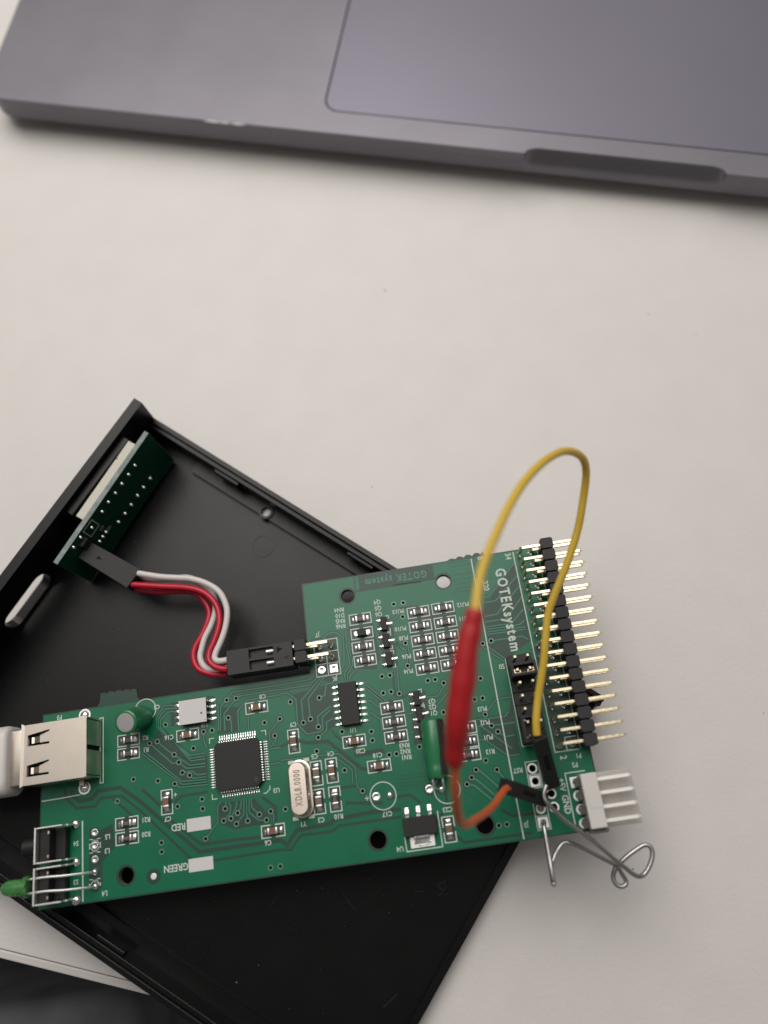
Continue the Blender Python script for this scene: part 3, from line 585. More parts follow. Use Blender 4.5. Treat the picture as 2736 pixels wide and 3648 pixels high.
boxm = bx.mesh("printed_outline", M_SILK)
for i, (kind, x, y, rot) in enumerate([["resistor",-88.57,13.71,0],["resistor",-88.61,10.96,0],["capacitor",-75.8,12.91,0],["capacitor",-60.72,16.4,0],["capacitor",-53.48,8.41,1],["capacitor",-80.7,0.25,1],["grey_capacitor",-49.39,1.47,1],["capacitor",-46.22,1.6,1],["grey_capacitor",-49.44,-3.94,1],["resistor",-46.15,-3.9,1],["capacitor",-40.97,6.62,0],["capacitor",-36.5,1.14,0],["resistor",-32.34,12.21,0],["resistor",-32.31,9.27,0],["resistor",-32.29,6.3,0],["capacitor",-59.23,-8.12,0],["resistor",-89.17,-2.67,0],["resistor",-89.13,-5.48,0],["resistor",-36.57,31.82,0],["diode",-36.6,28.63,0],["resistor",-36.7,25.68,0],["resistor",-36.62,22.74,0],["resistor",-23.87,31.31,0],["resistor",-18.49,31.39,0],["resistor",-23.88,28.21,0],["resistor",-18.46,28.2,0],["resistor",-23.86,25.16,0],["resistor",-18.51,25.15,0],["resistor",-23.85,22.14,0],["resistor",-18.52,22.13,0],["resistor",-23.84,19.08,0],["resistor",-18.52,19.11,0],["resistor",-18.16,5.94,0],["resistor",-18.24,3.27,0],["resistor",-18.26,0.7,0],["capacitor",-24.44,-12.5,1]]):
    d = kinds[kind]; a = PI / 2 if rot else 0
    nm = {"grey_capacitor": "capacitor"}.get(kind, kind)
    o = link(nm, d["body"], board, (x, y, 0), a)
    for m_ in d["term"]: link("terminal", m_, o)
    for m_ in d["pad"]: link("solder_joint", m_, o, (0, 0, 0.03))
    if kind == "resistor":
        link("printed_text", text_mesh("202" if i % 3 else "102", 0.55, M_MARK), o, (0, 0, d["h"] + 0.004), PI)
    link("bare_rectangle", clear, o); link("printed_outline", boxm, o)

# ---- three-legged transistors
tb = MB().box(-0.65, 0.65, -1.45, 1.45, 0.12, 1.0).mesh("transistor", M_CHIP, False, 0.09)
def gull(x0, x1, w_, z1=0.5, t=0.14):
    s = 1 if x1 > x0 else -1; L = abs(x1 - x0)
    pr = [(0, z1), (0.30 * L, z1), (0.55 * L, 0.16), (L, 0.13)]
    return MB().loft([[(x0 + s * x, -w_ / 2, z), (x0 + s * x, w_ / 2, z), (x0 + s * x, w_ / 2, z - t if i < 3 else 0.02), (x0 + s * x, -w_ / 2, z - t if i < 3 else 0.02)] for i, (x, z) in enumerate(pr)])
tl = gull(-0.62, -1.45, 0.42).mesh("lead", M_SOLDER); trl = gull(0.62, 1.35, 0.42).mesh("lead", M_SOLDER)
tp_ = MB().loft([[(x, -0.42 * k, 0.0), (x, -0.3 * k, z), (x, 0.3 * k, z), (x, 0.42 * k, 0.0)] for x, z, k in ((0.95, 0.2, 0.4), (1.2, 0.24, 0.6), (1.65, 0.1, 0.95), (1.85, 0.05, 0.9))]).mesh("solder_joint", M_SOLDER, True)
tpl = MB().lathe([(0.38, 0.0), (0.34, 0.09), (0.14, 0.2)], (-1.35, 0, 0), 10).mesh("solder_joint", M_SOLDER, True)
for x, y in [[-31.63,29.81],[-31.68,26.1],[-31.58,22.15],[-26.98,13.24],[-26.85,10.02],[-26.86,6.53]]:
    o = link("transistor", tb, board, (x, y, 0))
    for yy in (-0.95, 0.95):
        link("lead", tl, o, (0, yy, 0)); link("solder_joint", tpl, o, (0, yy, 0.03))
    link("lead", trl, o); link("solder_joint", tp_, o, (0, 0, 0.03))
    obj("printed_outline", MB().strip([(0.5, 1.75), (1.2, 1.75), (1.2, 1.05)], 0.2, 0.036, ZS).strip([(1.2, -1.05), (1.2, -1.75), (0.5, -1.75)], 0.2, 0.036, ZS), M_SILK, o)

# ---- square chip, 64 leads
chip = obj("square_chip", MB().prism([(-4.75, -3.95), (-3.95, -4.75), (3.95, -4.75), (4.75, -3.95), (4.75, 3.95), (3.95, 4.75), (-3.95, 4.75), (-4.75, 3.95)], 0.18, 1.5), M_CHIP, board, (qx, qy, 0), bevel=0.1)
ld = gull(4.72, 5.95, 0.21, 0.78, 0.13).mesh("lead", M_SOLDER)
ldp = MB().loft([[(x, -0.12, 0.0), (x, -0.07, z), (x, 0.07, z), (x, 0.12, 0.0)] for x, z in ((5.55, 0.04), (5.8, 0.15), (6.2, 0.10), (6.3, 0.03))]).mesh("solder_joint", M_SOLDER, True)
for k in range(4):
    for i in range(16):
        p = Matrix.Rotation(k * PI / 2, 3, "Z") @ Vector((0, -3.75 + 0.5 * i, 0))
        link("lead", ld, chip, p, k * PI / 2); link("solder_joint", ldp, chip, (p.x, p.y, 0.04), k * PI / 2)
obj("index_dimple", MB().lathe([(0.45, 0), (0.42, 0.01)], (3.6, -3.5, 1.5), 16), M_RES, chip)
# ---- narrow 14-lead chip
nar = obj("narrow_chip", MB().box(-1.95, 1.95, -4.35, 4.35, 0.2, 1.55), M_CHIP, board, (-41.05, 14.2, 0), bevel=0.14)
for sgn in (0, 1):
    gl = gull(1.92, 3.1, 0.42, 0.85, 0.2).mesh("lead", M_SOLDER, False, 0.05)
    gp = MB().loft([[(x, -0.28, 0.0), (x, -0.2, z), (x, 0.2, z), (x, 0.28, 0.0)] for x, z in ((2.45, 0.15), (2.9, 0.26), (3.45, 0.14), (3.6, 0.03))]).mesh("solder_joint", M_SOLDER, True)
    for i in range(7):
        y = -3.81 + 1.27 * i
        link("lead", gl, nar, (0, y, 0), PI * sgn); link("solder_joint", gp, nar, (0, y, 0.04), PI * sgn)
# ---- chip with the white sticker
st = obj("memory_chip", MB().box(-2.65, 2.65, -2.62, 2.62, 0.2, 1.7), M_CHIP, board, (-73.98, 17.38, 0), bevel=0.12)
obj("sticker", MB().box(-2.95, 2.95, -2.5, 2.48, 1.705, 1.76), M_STICK, st)
obj("sticker_dot", MB().lathe([(0.24, 0), (0.24, 0.01)], (1.85, -0.62, 1.76), 14), M_INK, st)
obj("sticker_mark", MB().prism([(2.45, -2.2), (2.75, -2.2), (2.75, -1.95)], 1.76, 1.77), M_INK, st)
for sgn in (0, 1):
    gl = gull(2.62, 3.9, 0.42, 0.9, 0.2).mesh("lead", M_SOLDER, False, 0.05)
    gp = MB().loft([[(x, -0.32, 0.0), (x, -0.22, z), (x, 0.22, z), (x, 0.32, 0.0)] for x, z in ((3.2, 0.15), (3.6, 0.26), (4.3, 0.14), (4.5, 0.03))]).mesh("solder_joint", M_SOLDER, True)
    for i in range(4):
        y = -1.905 + 1.27 * i
        link("lead", gl, st, (0, y, 0), PI * sgn); link("solder_joint", gp, st, (0, y, 0.04), PI * sgn)
# ---- crystal
def stadium(hx, hy, n=10): return rrect(-hx, hx, -hy, hy, hx - 0.001, n)
cr = MB()
cr.loft([[(x * s, y_, z) for x, y_ in stadium(hx, hy)] for hx, hy, z, s in ((2.35, 5.65, 0.3, 1), (2.35, 5.65, 0.75, 1), (2.28, 5.58, 0.85, 1), (1.9, 5.2, 0.9, 1), (1.86, 5.16, 1.1, 1), (1.82, 5.12, 3.1, 1), (1.76, 5.06, 3.38, 1), (1.6, 4.9, 3.55, 1))])
cry = obj("crystal", cr, M_CAN, board, (-52.75, -1.0, 0), smooth=True)
link("printed_text", text_mesh("XDL8.0000", 1.35, M_INK, 6.9), cry, (-0.1, 0.05, 3.556), PI / 2)
for x, y in ((1.5, 5.4), (-1.7, 5.3), (1.5, -5.5), (-1.7, -5.5)): obj("printed_mark", MB().box(x - 0.6, x + 0.6, y - 0.35, y + 0.35, 0.02, 0.05), M_SILK, cry)
# ---- voltage regulator
rg = obj("regulator", MB().box(-3.25, 3.25, -1.75, 1.75, 0.1, 1.6), M_CHIP, board, (-29.95, -11.05, 0), bevel=0.12)
for x in (-2.3, 0, 2.25):
    obj("lead", MB().loft([[(x - 0.38, y, z), (x + 0.38, y, z), (x + 0.38, y, z - 0.2), (x - 0.38, y, z - 0.2)] for y, z in ((1.7, 0.95), (2.1, 0.95), (2.5, 0.3), (3.2, 0.25))]), M_SOLDER, rg)
    obj("solder_joint", MB().loft([[(x - 0.5, y, 0), (x - 0.4, y, z), (x + 0.4, y, z), (x + 0.5, y, 0)] for y, z in ((2.1, 0.08), (2.7, 0.18), (3.45, 0.1), (3.6, 0.02))]), M_SOLDER, rg, smooth=True)
obj("heat_tab", MB().box(-2.4, 2.45, -3.95, -1.8, 0.03, 0.14), M_TIN, rg, bevel=0.05)
obj("tab_lead", MB().loft([[(-1.5, y, z), (1.5, y, z), (1.5, y, z - 0.25), (-1.5, y, z - 0.25)] for y, z in ((-1.72, 0.95), (-2.1, 0.95), (-2.5, 0.42), (-3.2, 0.38))]), M_SOLDER, rg, bevel=0.05)
obj("solder_joint", MB().ring((0, 0), 1.0, 1.25, 0.1, 0.3, 20), M_SOLDER, rg, (0, -3.1, 0), smooth=True).scale = (1.35, 0.45, 1)
obj("printed_outline", MB().strip([(-3.35, -1.7), (-3.3, -4.35), (3.75, -4.35), (3.75, 2.2)], 0.22, 0.03, ZS), M_SILK, rg)

# ---- plated holes and solder blobs
def blob(x, y, r=0.75, h=0.45, name="solder_joint"):
    return obj(name, MB().lathe([(r, 0.0), (r * 0.98, 0.10), (r * 0.72, h * 0.75), (r * 0.35, h), (0.02, h)], (0, 0, 0.02), 16), M_SOLDER, board, (x, y, 0), smooth=True)
def pad_ring(x, y, r0, r1, sq=False, name="pad"):
    if sq: return obj(name, MB().plate([(-r1, -r1), (r1, -r1), (r1, r1), (-r1, r1)], [circ((0, 0), r0, 16)], 0.0, 0.06), M_TIN, board, (x, y, 0))
    return obj(name, MB().ring((0, 0), r0, r1, 0.0, 0.06, 20), M_TIN, board, (x, y, 0))
def dish(x, y, r=0.85, sq=False):
    if sq: obj("pad", MB().box(-r, r, -r, r, 0.0, 0.06), M_TIN, board, (x, y, 0))
    return obj("solder_joint", MB().lathe([(r, 0.0), (r * 0.95, 0.10), (r * 0.55, 0.14), (r * 0.3, 0.05), (0.02, 0.03)], (0, 0, 0.03), 18), M_SOLDER, board, (x, y, 0), smooth=True)
def dark_disc(x, y, r): obj("bare_ring", MB().lathe([(r, 0), (r, 0.03)], (0, 0, 0.008), 24), M_BARE, board, (x, y, 0))
dish(-46.1, 22.1); dish(-43.5, 22.08, 0.85, True)
for x, y in ((-43.55, 27.15), (-43.55, 24.6), (-46.1, 27.1), (-46.0, 24.55)): blob(x, y, 0.8, 0.5)
for x, y in ((-95.88, -3.54), (-95.83, -6.02), (-95.82, -8.6)): dark_disc(x, y, 1.0); dish(x, y, 0.75)
for x, y in ((-95.77, -10.9), (-95.65, -13.54)): dark_disc(x, y, 1.05); blob(x, y, 0.75, 0.8)
for x, y in ((-100.0, -1.4), (-99.85, -8.6), (-99.7, -15.55)): blob(x, y, 0.98, 0.6)
for x, y in ((-98.15, 20.3), (-98.1, 5.4)):
    pad_ring(x, y, 0.95, 1.3); blob(x, y, 0.9, 0.5)
dish(-37.88, -4.6, 0.85); blob(-35.14, -4.69, 0.8, 0.6)
dark_disc(-27.13, -4.64, 1.2); dish(-27.13, -4.64, 0.85); blob(-24.7, -4.95, 0.8, 0.5)
pad_ring(-6.24, -3.61, 0.68, 1.0); pad_ring(-6.14, -6.05, 0.68, 1.05, True); pad_ring(-6.13, -11.16, 0.6, 0.98); pad_ring(-6.16, -13.71, 0.6, 1.0, True)
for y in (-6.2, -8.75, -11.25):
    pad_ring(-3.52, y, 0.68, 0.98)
    obj("hole_shade_disc", MB().prism(circ((-3.52, y), 0.64, 14), -1.5, -1.1), M_HOLE, board)  # added black disc stands in for the shade inside the open hole
for k, y in enumerate((-7.3, -9.85, -12.35, -14.9)): pad_ring(1.55, y, 0.55, 1.0, k == 0)

# ---- the 34-pin right-angle header
hd = link("pin_header", None, board, (0, 0, 0))
hd.empty_display_size = 0.003
blk = MB().prism([(4.15, -0.85), (4.45, -1.14), (6.5, -1.14), (6.8, -0.85), (6.8, 0.85), (6.5, 1.14), (4.45, 1.14), (4.15, 0.85)], -0.3, 5.3).mesh("plastic_block", M_BLACK, False, 0.06)
spc = MB().box(4.7, 6.2, -0.22, 0.22, -0.2, 4.2).mesh("plastic_web", M_BLACK)
pu = MB().bar([(0, 0, -1.9), (0, 0, 3.75), (0.35, 0, 4.1), (12.1, 0, 4.1)], 0.62, 0.62); pu.loft([[(12.1, a * 0.31, 4.1 + b * 0.31) for a, b in ((-1, -1), (1, -1), (1, 1), (-1, 1))], [(12.7, a * 0.14, 4.1 + b * 0.14) for a, b in ((-1, -1), (1, -1), (1, 1), (-1, 1))]])
pl = MB().bar([(2.54, 0, -1.9), (2.54, 0, 1.2), (2.89, 0, 1.55), (12.1, 0, 1.55)], 0.62, 0.62); pl.loft([[(12.1, a * 0.31, 1.55 + b * 0.31) for a, b in ((-1, -1), (1, -1), (1, 1), (-1, 1))], [(12.7, a * 0.14, 1.55 + b * 0.14) for a, b in ((-1, -1), (1, -1), (1, 1), (-1, 1))]])
pum, plm = pu.mesh("pin", M_GOLD, False, 0.05, 1), pl.mesh("pin", M_GOLD, False, 0.05, 1)
hj = MB().lathe([(0.78, 0.0), (0.74, 0.09), (0.5, 0.28), (0.36, 0.6), (0.3, 0.75)], (0, 0, 0.02), 14).mesh("solder_joint", M_SOLDER, True)
for k in range(17):
    y = 2.54 * k
    link("plastic_block", blk, hd, (0, y, 0)); link("pin", pum, hd, (0, y, 0)); link("pin", plm, hd, (0, y, 0))
    if k < 16: link("plastic_web", spc, hd, (0, y + 1.27, 0))
    link("solder_joint", hj, hd, (0, y, 0)); link("solder_joint", hj, hd, (2.54, y, 0))

# ---- 14-pin upright header
uh = link("upright_header", None, board); uh.empty_display_size = 0.003
ub = MB().prism([(-2.5, -1.05), (-2.3, -1.25), (2.3, -1.25), (2.5, -1.05), (2.5, 1.05), (2.3, 1.25), (-2.3, 1.25), (-2.5, 1.05)], 0.05, 2.5).mesh("plastic_block", M_BLACK, False, 0.1)
up_ = MB().box(-0.31, 0.31, -0.31, 0.31, -1.8, 7.6); up_.loft([[(a * 0.31, b * 0.31, 7.6) for a, b in ((-1, -1), (1, -1), (1, 1), (-1, 1))], [(a * 0.2, b * 0.2, 8.0) for a, b in ((-1, -1), (1, -1), (1, 1), (-1, 1))]])
upm = up_.mesh("pin", M_GOLD)
RY = [17.40 - 2.54 * i for i in range(7)]
for y in RY:
    link("plastic_block", ub, uh, (-4.8, y, 0))
    for x in (-6.08, -3.54): link("pin", upm, uh, (x, y, 0))

# ---- right-angle 2 x 2 header for the display cable
jh = link("angle_header", None, board); jh.empty_display_size = 0.003
for y in (27.1, 24.56):
    obj("pin", MB().bar([(-43.5, -0.0, -1.8), (-43.5, 0, 3.75), (-43.85, 0, 4.1), (-53, 0, 4.1)], 0.62, 0.62), M_GOLD, jh, (0, y, 0), bevel=0.05, seg=1)
    obj("pin", MB().bar([(-46.04, -0.0, -1.8), (-46.04, 0, 1.2), (-46.39, 0, 1.55), (-53, 0, 1.55)], 0.62, 0.62), M_GOLD, jh, (0, y, 0), bevel=0.05, seg=1)
    obj("plastic_block", MB().prism([(-50.7, -1.05), (-50.5, -1.22), (-48.35, -1.22), (-48.15, -1.05), (-48.15, 1.05), (-48.35, 1.22), (-50.5, 1.22), (-50.7, 1.05)], 0.2, 5.3), M_BLACK, jh, (0, y, 0), bevel=0.12)
obj("plastic_web", MB().box(-50.2, -48.6, 25.5, 26.16, 0.3, 4.7), M_BLACK, jh)

# ---- USB port
us = link("usb_port", None, board); us.empty_display_size = 0.003
UX0, UX1, UY0, UY1, UZ = -107.7, -94.6, 6.95, 18.85, 6.8
win = []
for yc, in ((15.75,), (9.75,)):
    win.append([(-107.0, yc - 1.2), (-102.4, yc - 1.2), (-102.4, yc - 0.75), (-104.4, yc - 0.75), (-104.4, yc + 0.65), (-102.4, yc + 1.35), (-102.4, yc + 1.65), (-107.0, yc + 1.0)])
sh = MB().plate(rrect(UX0, UX1, UY0, UY1, 0.35, 3), win, UZ - 0.3, UZ)
sh.box(UX0, UX1, UY0, UY0 + 0.3, 0.3, UZ - 0.3); sh.box(UX0, UX1, UY1 - 0.3, UY1, 0.3, UZ - 0.3)
obj("metal_shell", sh, M_SHELL, us)
obj("flared_lip", MB().loft([[(UX0 + 0.0, y, UZ - 0.3) for y in (UY0, UY1)] + [(UX0 + 0.0, y, UZ) for y in (UY1, UY0)], [(UX0 - 0.55, y, UZ + 0.05) for y in (UY0 - 0.3, UY1 + 0.3)] + [(UX0 - 0.55, y, UZ + 0.3) for y in (UY1 + 0.3, UY0 - 0.3)]]), M_SHELL, us)
obj("back_plate", MB().box(UX1 - 0.35, UX1 - 0.02, UY0 + 0.5, 12.3, 0.3, UZ - 0.45).box(UX1 - 0.35, UX1 - 0.02, 13.3, UY1 - 0.5, 0.3, UZ - 0.45), M_SHELL, us)
obj("insulator", MB().box(UX0 + 4, UX1 - 0.5, UY0 + 0.5, UY1 - 0.5, 0.3, 5.6), M_HOLE, us)
for yc in (15.75, 9.75):
    obj("spring_tongue", MB().loft([[(x, yc - 0.65, z), (x, yc + 0.6, z), (x, yc + 0.6, z - 0.2), (x, yc - 0.65, z - 0.2)] for x, z in ((-104.3, 6.72), (-105.2, 6.4), (-106.0, 5.95), (-106.5, 6.1))]), M_SHELL, us, smooth=True)
for y in (20.0, 5.75):
    obj("shell_leg", MB().box(-98.6, -97.5, min(y, 12.9 + (y - 12.9) * 0.84), max(y, 12.9 + (y - 12.9) * 0.84), 0.2, 1.6), M_SHELL, us, bevel=0.15)

# ---- two push buttons in metal brackets
for yc, in ((-4.6,), (-12.0,)):
    sw = link("push_button", None, board); sw.empty_display_size = 0.003
    obj("button_body", MB().box(-105.0, -103.1, yc - 3.0, yc + 3.0, 0.2, 4.6).box(-103.1, -101.0, yc - 2.9, yc + 2.9, 0.2, 2.2), M_BLACK, sw, bevel=0.1)
    obj("button_plunger", MB().lathe([(1.6, 0), (1.6, 3.4), (1.4, 3.6)], (-105.4, yc, 3.0), 18, axis=(-1, 0, 0)), M_BLACK, sw, smooth=True)
    obj("metal_bracket", MB().box(-105.55, -105.2, yc - 3.35, yc + 3.35, 0.6, 6.0).box(-105.2, -100.1, yc + 3.05, yc + 3.35, 3.6, 5.6).box(-105.2, -100.1, yc - 3.35, yc - 3.05, 3.6, 5.6), M_TIN, sw, bevel=0.08)
    for s in (1, -1):
        obj("bracket_leg", MB().box(-101.0, -99.8, yc + s * 3.2 - 0.15, yc + s * 3.2 + 0.15, -1.0, 3.6), M_TIN, sw)
        obj("contact", MB().box(-103.4, -103.05, yc + s * 2.2 - 0.25, yc + s * 2.2 + 0.25, 4.55, 4.75), M_GOLD, sw)

# ---- green indicator lamp on long leads
le = link("indicator_lamp", None, board); le.empty_display_size = 0.003
ax_ = Vector((-1, 0.055, 0.0)).normalized()
obj("lens", MB().lathe([(1.95, 0), (1.95, 0.9), (1.5, 0.95), (1.48, 3.6), (1.38, 4.4), (1.05, 5.1), (0.55, 5.5), (0.05, 5.6)], (-106.75, -11.75, 5.0), 28, axis=ax_), M_LED, le, smooth=True)
obj("reflector_cup", MB().lathe([(0.3, 0), (0.9, 1.2), (0.7, 1.25), (0.2, 0.3)], (-108.3, -11.2, 5.0), 14, axis=ax_), M_ALU_EDGE, le, smooth=True)
for (x, y), yl in (((-95.77, -10.9), -10.5), ((-95.65, -13.54), -13.0)):
    obj("lead", MB().tube([(x, y, 0.2), (x - 0.25, y, 1.6), (-97.4, y + 0.1, 2.9), (-100.5, y * 0.5 + yl * 0.5, 4.3), (-103.5, yl, 4.9), (-106.9, yl, 5.0)], 0.24, 8, 4), M_TIN, le, smooth=True)

# ---- electrolytic capacitors
def can(name, base, top, r, stripe):
    base, top = Vector(base), Vector(top); ax = (top - base).normalized(); L = (top - base).length
    o = obj(name, MB().lathe([(r * 0.93, 0), (r, 0.35), (r, L - 0.5), (r * 0.99, L - 0.2), (r * 0.90, L - 0.02), (r * 0.84, L)], base, 32, axis=ax), M_CAPG, board, smooth=True)
    obj("can_top", MB().lathe([(r * 0.77, L - 0.15), (r * 0.77, L + 0.03), (r * 0.6, L + 0.05)], base, 28, axis=ax), M_CAPT, o, smooth=True)
    return o
c1 = can("electrolytic_capacitor", (-85.25, 18.0, 0.6), (-86.15, 16.3, 7.4), 2.45, True)
c1["label"] = "leaning can with a bare silver top"
# lying capacitor with the dark stripe on its right flank
a0, a1 = Vector([-24.51,8.56,2.6]), Vector([-25.09,-2.98,2.4])
ax = (a1 - a0).normalized(); L = (a1 - a0).length
prof = [(0.3, 0.0), (1.7, 0.02), (2.15, 0.35), (2.3, 0.9), (2.32, L * 0.5), (2.2, L * 0.62), (2.0, L * 0.74), (1.95, L * 0.80), (2.02, L * 0.84), (2.0, L * 0.95), (1.8, L - 0.15), (1.3, L)]
cl = obj("electrolytic_capacitor", MB().lathe(prof, a0, 36, axis=ax), M_CAPG, board, smooth=True, label="can lying on its side with a dark stripe")
sd = Vector((0, 0, 1)).cross(ax).normalized()
if sd.x < 0: sd = -sd
up3 = ax.cross(sd); up3 = up3 if up3.z > 0 else -up3
st_ = MB()
st_.loft([[tuple(a0 + ax * h + (sd * math.cos(t) + up3 * math.sin(t)) * (r + 0.03)) for t in [math.radians(-35 + 12.5 * i) for i in range(9)]] for r, h in prof[2:-2]], caps=False, closed=False)
obj("polarity_stripe", st_, M_CAPD, cl, smooth=True)
for s in (-0.9, 0.9): obj("lead", MB().tube([tuple(a1 + sd * s - ax * 0.3), tuple(a1 + sd * s * 1.1 + ax * 1.0), (-24.9 + s * 0.9, -4.9, 0.2)], 0.26, 8, 3), M_TIN, cl, smooth=True)

# ---- white four-pin power connector
pc = link("power_connector", None, board); pc.empty_display_size = 0.003
obj("connector_body", MB().box(1.95, 5.0, -15.9, -6.05, 0.3, 5.2), M_NYLON, pc, bevel=0.15)
obj("body_rib", MB().box(2.6, 5.02, -12.4, -9.7, 4.9, 5.26), M_NYLON, pc, bevel=0.05)
obj("end_flange", MB().prism(rrect(1.9, 5.4, -16.85, -15.95, 0.4, 4), 0.1, 3.6), M_FLANGE, pc)
obj("shroud_floor", MB().box(5.0, 12.35, -16.15, -6.1, 0.2, 1.1), M_NYLON2, pc, bevel=0.1)
obj("shroud_rib", MB().box(5.0, 12.3, -12.3, -9.95, 1.1, 1.2).box(9.3, 9.45, -12.3, -9.95, 1.2, 1.4), M_NYLON2, pc)
for y in (-7.35, -9.85, -12.35, -14.85):
    obj("pin", MB().bar([(1.6, 0, -1.5), (1.6, 0, 2.7), (1.95, 0, 3.1), (11.3, 0, 3.1)], 0.66, 0.6).loft([[(11.3, a * 0.36, 3.1 + b * 0.31) for a, b in ((-1, -1), (1, -1), (1, 1), (-1, 1))], [(11.9, a * 0.12, 3.1 + b * 0.12) for a, b in ((-1, -1), (1, -1), (1, 1), (-1, 1))]]), M_PINW, pc, (0, y, 0), bevel=0.05, seg=1)
    obj("pin_upright", MB().box(1.2, 1.95, y - 0.75, y + 0.75, 0.1, 3.9), M_PIN_DARK, pc)  # upright part of the pin; the dark it reflects is in its colour

# ------------------------------------------------------------------ things plugged into the board
def on_board(o):
    o.matrix_world = Matrix([[*BD["rot"][0], BD["loc"][0] * MM], [*BD["rot"][1], BD["loc"][1] * MM], [*BD["rot"][2], BD["loc"][2] * MM], [0, 0, 0, 1]])
    return o
def cap_block(label, cx_, cy_, hx, hy, vertical):
    t = on_board(thing("pin_jumper", label, "jumper", group="black jumper caps on the upright pin header"))
    w_ = 0.5
    b_ = MB().plate([(cx_ - hx, cy_ - hy), (cx_ + hx, cy_ - hy), (cx_ + hx, cy_ + hy), (cx_ - hx, cy_ + hy)], [[(cx_ - hx + w_, cy_ - hy + w_), (cx_ - hx + w_, cy_ + hy - w_), (cx_ + hx - w_, cy_ + hy - w_), (cx_ + hx - w_, cy_ - hy + w_)]], 6.6, 8.6)
    b_.box(cx_ - hx, cx_ + hx, cy_ - hy, cy_ + hy, 2.55, 6.6)
    obj("cap_body", b_, M_BLACK, t)
    if vertical:
        pts = [(cx_ - 0.35, cy_ + 1.6), (cx_ - 0.75, cy_ + 1.6), (cx_ - 0.75, cy_ - 1.6), (cx_ - 0.35, cy_ - 1.6)]
    else:
        pts = [(cx_ - 1.85, cy_ + 0.1), (cx_ - 1.85, cy_ - 0.65), (cx_ - 0.75, cy_ - 0.75), (cx_ + 0.75, cy_ - 0.75), (cx_ + 1.85, cy_ - 0.65), (cx_ + 1.85, cy_ + 0.1)]
        obj("spring_contact", MB().strip([(cx_ - 0.75, cy_ - 0.75), (cx_ - 0.8, cy_ - 0.2)], 0.16, 6.6, 7.9).strip([(cx_ + 0.75, cy_ - 0.75), (cx_ + 0.8, cy_ - 0.2)], 0.16, 6.6, 7.9), M_GOLD, t)
    obj("spring_contact", MB().strip(pts, 0.18, 6.6, 7.9), M_GOLD, t)
cap_block("black jumper cap lying across both pin columns near the header's top", -4.81, RY[1], 2.5, 1.27, False)
cap_block("black jumper cap lengthwise on two pins beside the yellow wire's end", -6.08, (RY[5] + RY[6]) / 2, 1.2, 2.5, True)

# USB plug in the port
pg = on_board(thing("usb_plug", "white plug pushed into the metal port at the board's left end", "usb plug"))
obj("metal_sleeve", MB().box(-113, -107.3, 7.15, 18.45, 1.3, 5.6), M_SHELL, pg, bevel=0.35, seg=3, smooth=True)
pgm = MB()
pgm.loft([[(x, 12.6 + (y) * k, 3.4 + z * k2) for y, z in rrect(-6.9, 6.9, -4.3, 4.3, 2.6, 6)] for x, k, k2 in ((-111.1, 0.86, 0.8), (-111.35, 0.95, 0.93), (-111.9, 1.0, 1.0), (-128.0, 1.02, 1.03), (-128.6, 0.95, 0.93))])
obj("plug_body", pgm, M_PLUG, pg, smooth=True)

# the four-wire display cable
cb = thing("display_cable", "red and white four-wire cable joining the two black plugs", "cable")
bm4 = Matrix([[*BD["rot"][0], BD["loc"][0] * MM], [*BD["rot"][1], BD["loc"][1] * MM], [*BD["rot"][2], BD["loc"][2] * MM], [0, 0, 0, 1]])
hs = MB()
hx0, hx1, hy0, hy1 = -65.05, -51.1, 23.05, 28.15
hs.box(hx0, hx1, hy0, hy1, 0.1, 4.1)
hs.box(hx0, hx0 + 4.7, hy0, hy1, 4.1, 5.2); hs.box(hx1 - 4.0, hx1, hy0, hy1, 4.1, 5.2)
for y0, y1 in ((hy0, hy0 + 0.5), (25.35, 25.9), (hy1 - 0.42, hy1)): hs.box(hx0 + 4.7, hx1 - 4.0, y0, y1, 4.1, 5.0)
h1 = obj("housing", hs, M_DUPONT, cb); h1.matrix_world = bm4
for y in (26.85, 24.45):
    obj("crimp", MB().loft([[(x, y + 0.55 * k * math.cos(t), 4.15 + 0.75 * k * math.sin(t)) for t in [PI * i / 6 for i in range(7)]] for x, k in ((-56.7, 1), (-55.5, 1.0), (-55.3, 0.85), (-55.1, 0.85))]), M_TIN, h1, smooth=True)
obj("pointer_mark", MB().prism([(-54.3, 26.2), (-54.3, 27.4), (-53.1, 26.85)], 5.2, 5.23), M_HOLE, h1)
obj("pointer_mark", MB().strip([(-51.9, 25.2), (-52.8, 24.9), (-52.0, 24.55)], 0.14, 5.2, 5.22), M_HOLE, h1)
dc = [Vector(p) for p in [[-97.8,54.97,14.0],[-95.39,58.56,14.0],[-83.81,50.02,14.0],[-87.02,46.26,14.0]]]
h2 = MB(); h2.loft([[(p.x, p.y, 14.0 - 5.0) for p in dc], [(p.x, p.y, 14.0) for p in dc]])
h2o = obj("housing", h2, M_DUPONT, cb, bevel=0.1)
mc = (dc[0] + dc[1]) / 2; md = (dc[2] - dc[1]).normalized()
obj("pointer_mark", MB().add([tuple(mc + md * 4.2 + Vector((0.0, 0.4, 0.02))), tuple(mc + md * 4.2 + Vector((-0.5, -0.3, 0.02))), tuple(mc + md * 5.3 + Vector((0, 0, 0.02)))], [(0, 1, 2)]), M_HOLE, h2o)
